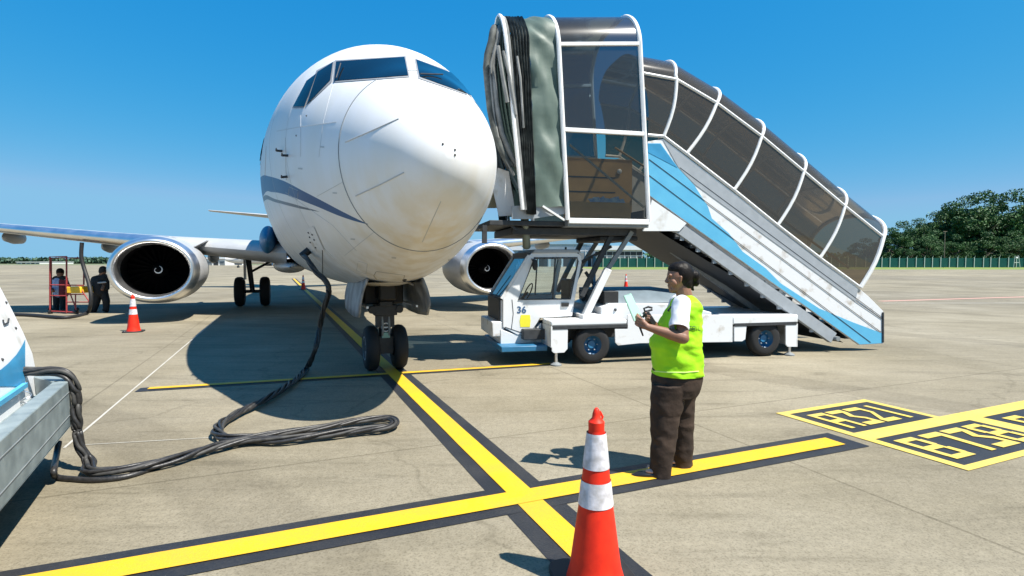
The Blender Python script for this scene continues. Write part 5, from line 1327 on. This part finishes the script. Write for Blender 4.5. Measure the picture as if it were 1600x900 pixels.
pn = MB().capsule(Wp(1000, 512, -.19), Wp(1004.5, 524, -.19), .008, .006, 8).build('pen', M['black'], None); pn.location = wo; tag(pn, 'short black pen poking down below the woman\'s near hand', 'pen')
# ================================================================== BACKGROUND
def foliage(name, c1, c2):
    m = bpy.data.materials.new(name); m.use_nodes = True; n = m.node_tree; b = n.nodes['Principled BSDF']; L = n.links.new
    oi = n.nodes.new('ShaderNodeObjectInfo'); g_ = n.nodes.new('ShaderNodeNewGeometry')
    nz = n.nodes.new('ShaderNodeTexNoise'); nz.inputs['Scale'].default_value = .35; nz.inputs['Detail'].default_value = 4; L(g_.outputs['Position'], nz.inputs['Vector'])
    mx = n.nodes.new('ShaderNodeMixRGB'); mx.inputs[1].default_value = list(c1) + [1]; mx.inputs[2].default_value = list(c2) + [1]
    ad = n.nodes.new('ShaderNodeMath'); ad.operation = 'MULTIPLY_ADD'; ad.inputs[1].default_value = .5; L(g_.outputs['Random Per Island'], ad.inputs[0]); L(nz.outputs[0], ad.inputs[2])
    mr = n.nodes.new('ShaderNodeMapRange'); mr.inputs[1].default_value = .45; mr.inputs[2].default_value = 1.1; L(ad.outputs[0], mr.inputs[0]); L(mr.outputs[0], mx.inputs[0])
    L(mx.outputs[0], b.inputs['Base Color']); b.inputs['Roughness'].default_value = .6; b.inputs['Specular IOR Level'].default_value = .3
    return m
M['leaf'] = foliage('dark_green_foliage', (.020, .062, .022), (.07, .155, .04))
M['bark'] = mat('tree_bark', (.16, .13, .10), .9, var=.2, vscale=4)
M['leaf_far'] = foliage('far_green_foliage', (.03, .07, .05), (.06, .11, .06))
def leaves(mb, c, r, n, size, rnd):
    for _ in range(n):
        while True:
            p = Vector((rnd.uniform(-1, 1), rnd.uniform(-1, 1), rnd.uniform(-1, 1)))
            if .25 < p.length < 1: break
        p = Vector((c[0] + p.x*r[0], c[1] + p.y*r[1], c[2] + p.z*r[2])); nn = Vector((rnd.gauss(0, 1), rnd.gauss(0, 1), rnd.gauss(.5, 1))).normalized(); u = nn.orthogonal().normalized(); v = nn.cross(u)
        a = rnd.uniform(0, 6.28); u, v = u*math.cos(a) + v*math.sin(a), v*math.cos(a) - u*math.sin(a); s_ = size*rnd.uniform(.6, 1.3)
        mb.add([p + u*s_, p + v*s_*.6 + nn*s_*.15, p - u*s_, p - v*s_*.6 - nn*s_*.1], [(0, 1, 2), (0, 2, 3)])
def make_tree(seed, hgt_, wid, label, loc, group, flat=.3, clumps=26, dens=420):
    rnd = random.Random(seed)
    root = thing('broadleaf_tree', label, 'tree', loc, 0, group)
    tk = MB(); th = hgt_*.42; tk.tube([(0, 0, -.1), (.2, .1, th*.5), (.1*hgt_*.1, 0, th)], [hgt_*.028, hgt_*.022, hgt_*.016], 8)
    cl_ = MB()
    for k in range(clumps):
        a = rnd.uniform(0, 6.28); q = math.sqrt(rnd.random()); r_ = wid*.46*q; zt2 = hgt_*(.40 + .50*rnd.random()*(1 - flat*q*q)) ; zt2 = max(hgt_*.30, zt2 - hgt_*.18*q)
        c = (r_*math.cos(a), r_*math.sin(a), zt2); rr = wid*rnd.uniform(.09, .17)
        leaves(cl_, c, (rr, rr, rr*.62), dens, hgt_*.0150, rnd)
        if k % 2 == 0: tk.tube([(.1, 0, th*rnd.uniform(.6, .98)), (c[0]*.5, c[1]*.5, (th + c[2])*.5), c], [hgt_*.010, hgt_*.007, hgt_*.003], 5)
    for k in range(7): a = k*.9 + seed; leaves(cl_, (wid*.30*math.cos(a), wid*.30*math.sin(a), hgt_*.22), (wid*.17, wid*.17, hgt_*.16), dens, hgt_*.0150, rnd)
    leaves(cl_, (0, 0, hgt_*.90), (wid*.16, wid*.16, hgt_*.09), dens, hgt_*.0150, rnd)
    tk.build('trunk', M['bark'], root); cl_.build('crown', M['leaf'], root, smooth=0)
    return root
GT = 'tall trees behind the green fence on the right'
protos = [make_tree(11, 22, 20, '', (0, 0, 0), GT), make_tree(23, 22, 17, '', (0, 0, 0), GT, .5, 22), make_tree(35, 22, 24, '', (0, 0, 0), GT, .2, 32)]
specs = [  # px, top py, Y, proto, width scale, label
 (1392, 356, 186, 1, .8, 'low dark tree just right of the stair canopy end'),
 (1408, 345, 196, 0, .9, 'rounded dark tree at the left end of the tall tree line'),
 (1434, 341, 190, 2, .8, 'broad dark tree second from the left end of the tree line'),
 (1460, 330, 200, 0, 1.0, 'dark tree where the tree line starts to climb'),
 (1484, 316, 197, 1, 1.1, 'slender tree in the rising part of the tree line'),
 (1508, 306, 204, 2, .85, 'wide tree just left of the highest crowns'),
 (1532, 298, 196, 0, 1.0, 'tall tree forming the first high peak of the tree line'),
 (1556, 305, 206, 1, .9, 'thin tree beside the gap of sky in the tree line'),
 (1584, 296, 198, 2, .9, 'tallest tree with an open crown near the right edge'),
 (1610, 303, 203, 0, 1.0, 'tall tree cut by the right edge of the photo'),
 (1450, 372, 181, 2, .55, 'low bushy tree close behind the fence on the left of the wood'),
 (1494, 366, 180, 0, .6, 'low round tree close behind the fence mid wood'),
 (1540, 362, 182, 1, .7, 'low yellowish tree close behind the fence'),
 (1582, 360, 181, 2, .6, 'low spreading tree behind the fence near the right edge'),
 (1420, 380, 179, 0, .55, 'small shrubby tree behind the fence beside the stairs'),
 (1646, 300, 200, 1, 1.1, 'tree just past the right edge of the wood'),
 (1352, 372, 192, 2, .7, 'dark tree half hidden behind the stair canopy'),
 (1046, 404, 230, 0, .6, 'small far tree seen under the stairs above the fence'),
]
used_p = set()
for px, ty, Y, pi, ws, lb_ in specs:
    g0 = at(px, 410, Y); top_ = at(px, ty, Y); h_ = top_.z
    if pi in used_p: t = copy_tree(protos[pi])
    else: t = protos[pi]; used_p.add(pi)
    k = h_/21.5; t.location = (g0.x, Y, 0); t.scale = (k*ws if h_ > 14 else k*ws*1.6, k*ws if h_ > 14 else k*ws*1.6, k); t.rotation_euler[2] = random.Random(px).uniform(0, 6.28); t['label'] = lb_
# perimeter fence
YF = 172.0
fx0, fx1 = at(930, 410, YF).x, at(1680, 410, YF).x
fence = thing('perimeter_fence', 'long green mesh perimeter fence with pale posts in front of the trees', 'fence', (0, YF, 0))
fm = glass('green_mesh', (.30, .42, .42), 1.0, .5, .72); fm.node_tree.nodes['Diffuse BSDF'].inputs[0].default_value = (.025, .11, .10, 1)
MB().box((fx0, -.03, .15), (fx1, .03, 3.0)).build('fence_mesh', fm, fence)
mb0 = None; NP = 58
M['post'] = mat('pale_fence_post', (.42, .48, .44), .7)
rnd = random.Random(4)
for k in range(NP):
    x = fx0 + (fx1 - fx0)*k/(NP-1) + rnd.uniform(-.25, .25)
    if mb0 is None: mb0 = MB().box((-.09, -.22, 0), (.09, -.04, 3.3)).tube([(0, -.13, 3.3), (0, -.45, 3.65)], .06, 6).build('fence_post', M['post'], fence); o = mb0
    else: o = mb0.copy(); col.objects.link(o); o.parent = fence
    o.location = (x, 0, 0)
lp_ = at(1499, 410, 168)
lamp = thing('mast_pole', 'thin brownish pole standing against the dark trees behind the fence', 'pole', (lp_.x, 174, 0))
MB().tube([(0, 0, 0), (0, 0, 11.5)], [.16, .10], 8).build('pole', M['bark'], lamp); MB().box((-.6, -.1, 11.4), (.6, .1, 11.6)).build('cross_arm', M['bark'], lamp)
gp = at(1588, 410, 165)
bx = thing('service_frame', 'small pale steel frame with a light standing before the fence near the right edge', 'frame', (gp.x, 165, 0))
MB().tube([(-.8, 0, 0), (-.5, 0, 3.6), (.6, 0, 3.6), (1.2, 0, 0)], .10, 6).tube([(-.65, 0, 1.6), (.9, 0, 1.6)], .08, 6).build('frame', M['post'], bx)
MB().ellipsoid((0, -.1, 3.0), (.35, .2, .3), 10, 8).build('floodlight', M['white'], bx)
# hangars and buildings beyond the apron
def hangar(name, label, x0p, x1p, topp, Y, dep, wall, roof, band=None, curved=True, open_=None):
    a = at(x0p, topp, Y); b_ = at(x1p, topp, Y); w_ = b_.x - a.x; h_ = a.z; cx = (a.x + b_.x)/2
    root = thing(name, label, 'building', (cx, Y, 0))
    MB().box((-w_/2, 0, 0), (w_/2, dep, h_*.80)).build('wall', wall, root)
    if curved:
        rg = [[Vector((w_*.52*math.cos(v), y, h_*.8 + h_*.24*math.sin(v))) for v in np.linspace(0, math.pi, 16)] for y in (-.8, dep)]
        MB().loft(rg, closed_ring=True, cap=True).build('roof', roof, root, smooth=50)
    else: MB().box((-w_*.52, -.8, h_*.803), (w_*.52, dep, h_)).build('roof', roof, root)
    if band: MB().box((-w_/2, -.12, h_*.55), (w_/2, -.02, h_*.72)).build('wall_band', band, root)
    if open_:
        for i in range(open_):
            x = -w_/2 + w_*(i + .15)/open_; MB().box((x, -.06, 0), (x + w_*.7/open_, -.01, h_*.5)).build('bay_door', M['dark'] if i % 2 else M['midgrey'], root)
            MB().box((x + w_*.78/open_, -.25, 0), (x + w_*.82/open_, -.08, h_*.78)).build('wall_pier', M['concrete_wall'], root)
    return root
M['paleblue'] = mat('pale_blue_cladding', (.34, .46, .52), .5, var=.06, vscale=.3)
M['blueroof'] = mat('blue_grey_roof', (.22, .36, .46), .4, var=.08, vscale=.2)
hangar('hangar', 'large pale blue hangar with a low curved roof seen behind the truck cab', 820, 935, 373, 210, 40, M['paleblue'], M['blueroof'], M['white'], True, 6)
hangar('hangar', 'white roofed cargo shed with dark bays seen between the truck struts', 930, 1004, 384, 200, 30, M['concrete_wall'], M['white'], M['dark'], False, 8)
hangar('hangar', 'distant pale terminal roof seen behind the front post of the platform', 690, 830, 385, 260, 50, M['paleblue'], M['white'], None, False, 9)
hangar('building', 'low white building on the far left horizon', 26, 62, 409.0, 520, 40, M['concrete_wall'], M['white'], None, False, 5)
hangar('building', 'low pale shed under the wing beside the distant jet', 322, 352, 402, 300, 20, M['concrete_wall'], M['white'], None, False, 3)
MB_b = MB()
wood = MB(); rnd = random.Random(5)
for k in range(700):
    x = -760 + 1000*rnd.random(); h_ = 5.0 + 5.5*max(0, mnoise.noise(Vector((x*.011, 0, 0)))+.25) + rnd.uniform(0, 1.5)
    leaves(wood, (x, 640 + rnd.uniform(-8, 8), h_*.45), (6, 5, h_*.5), 26, 2.2, rnd)
tag(wood.build('distant_wood', M['leaf_far'], None, smooth=0), 'low hazy line of far-off woodland along the left horizon', 'woodland', kind='stuff')
wood = MB()
for k in range(260):
    x = 60 + 340*rnd.random(); h_ = 6 + 5*max(0, mnoise.noise(Vector((x*.03, 3, 0)))+.3)
    leaves(wood, (x, 290 + rnd.uniform(-8, 8), h_*.5), (5, 4, h_*.55), 16, 1.1, rnd)
tag(wood.build('background_wood', M['leaf'], None, smooth=0), 'dark mass of low woodland behind the hangars and the fence', 'woodland', kind='stuff')
# distant parked airliner, copied from the near one
far_jet = copy_tree(plane)
far_jet.location = (at(372, 410, 165).x, 165, Z0); far_jet.rotation_euler[2] = R(-52)
far_jet['label'] = 'distant white airliner parked across the apron under the left wing'
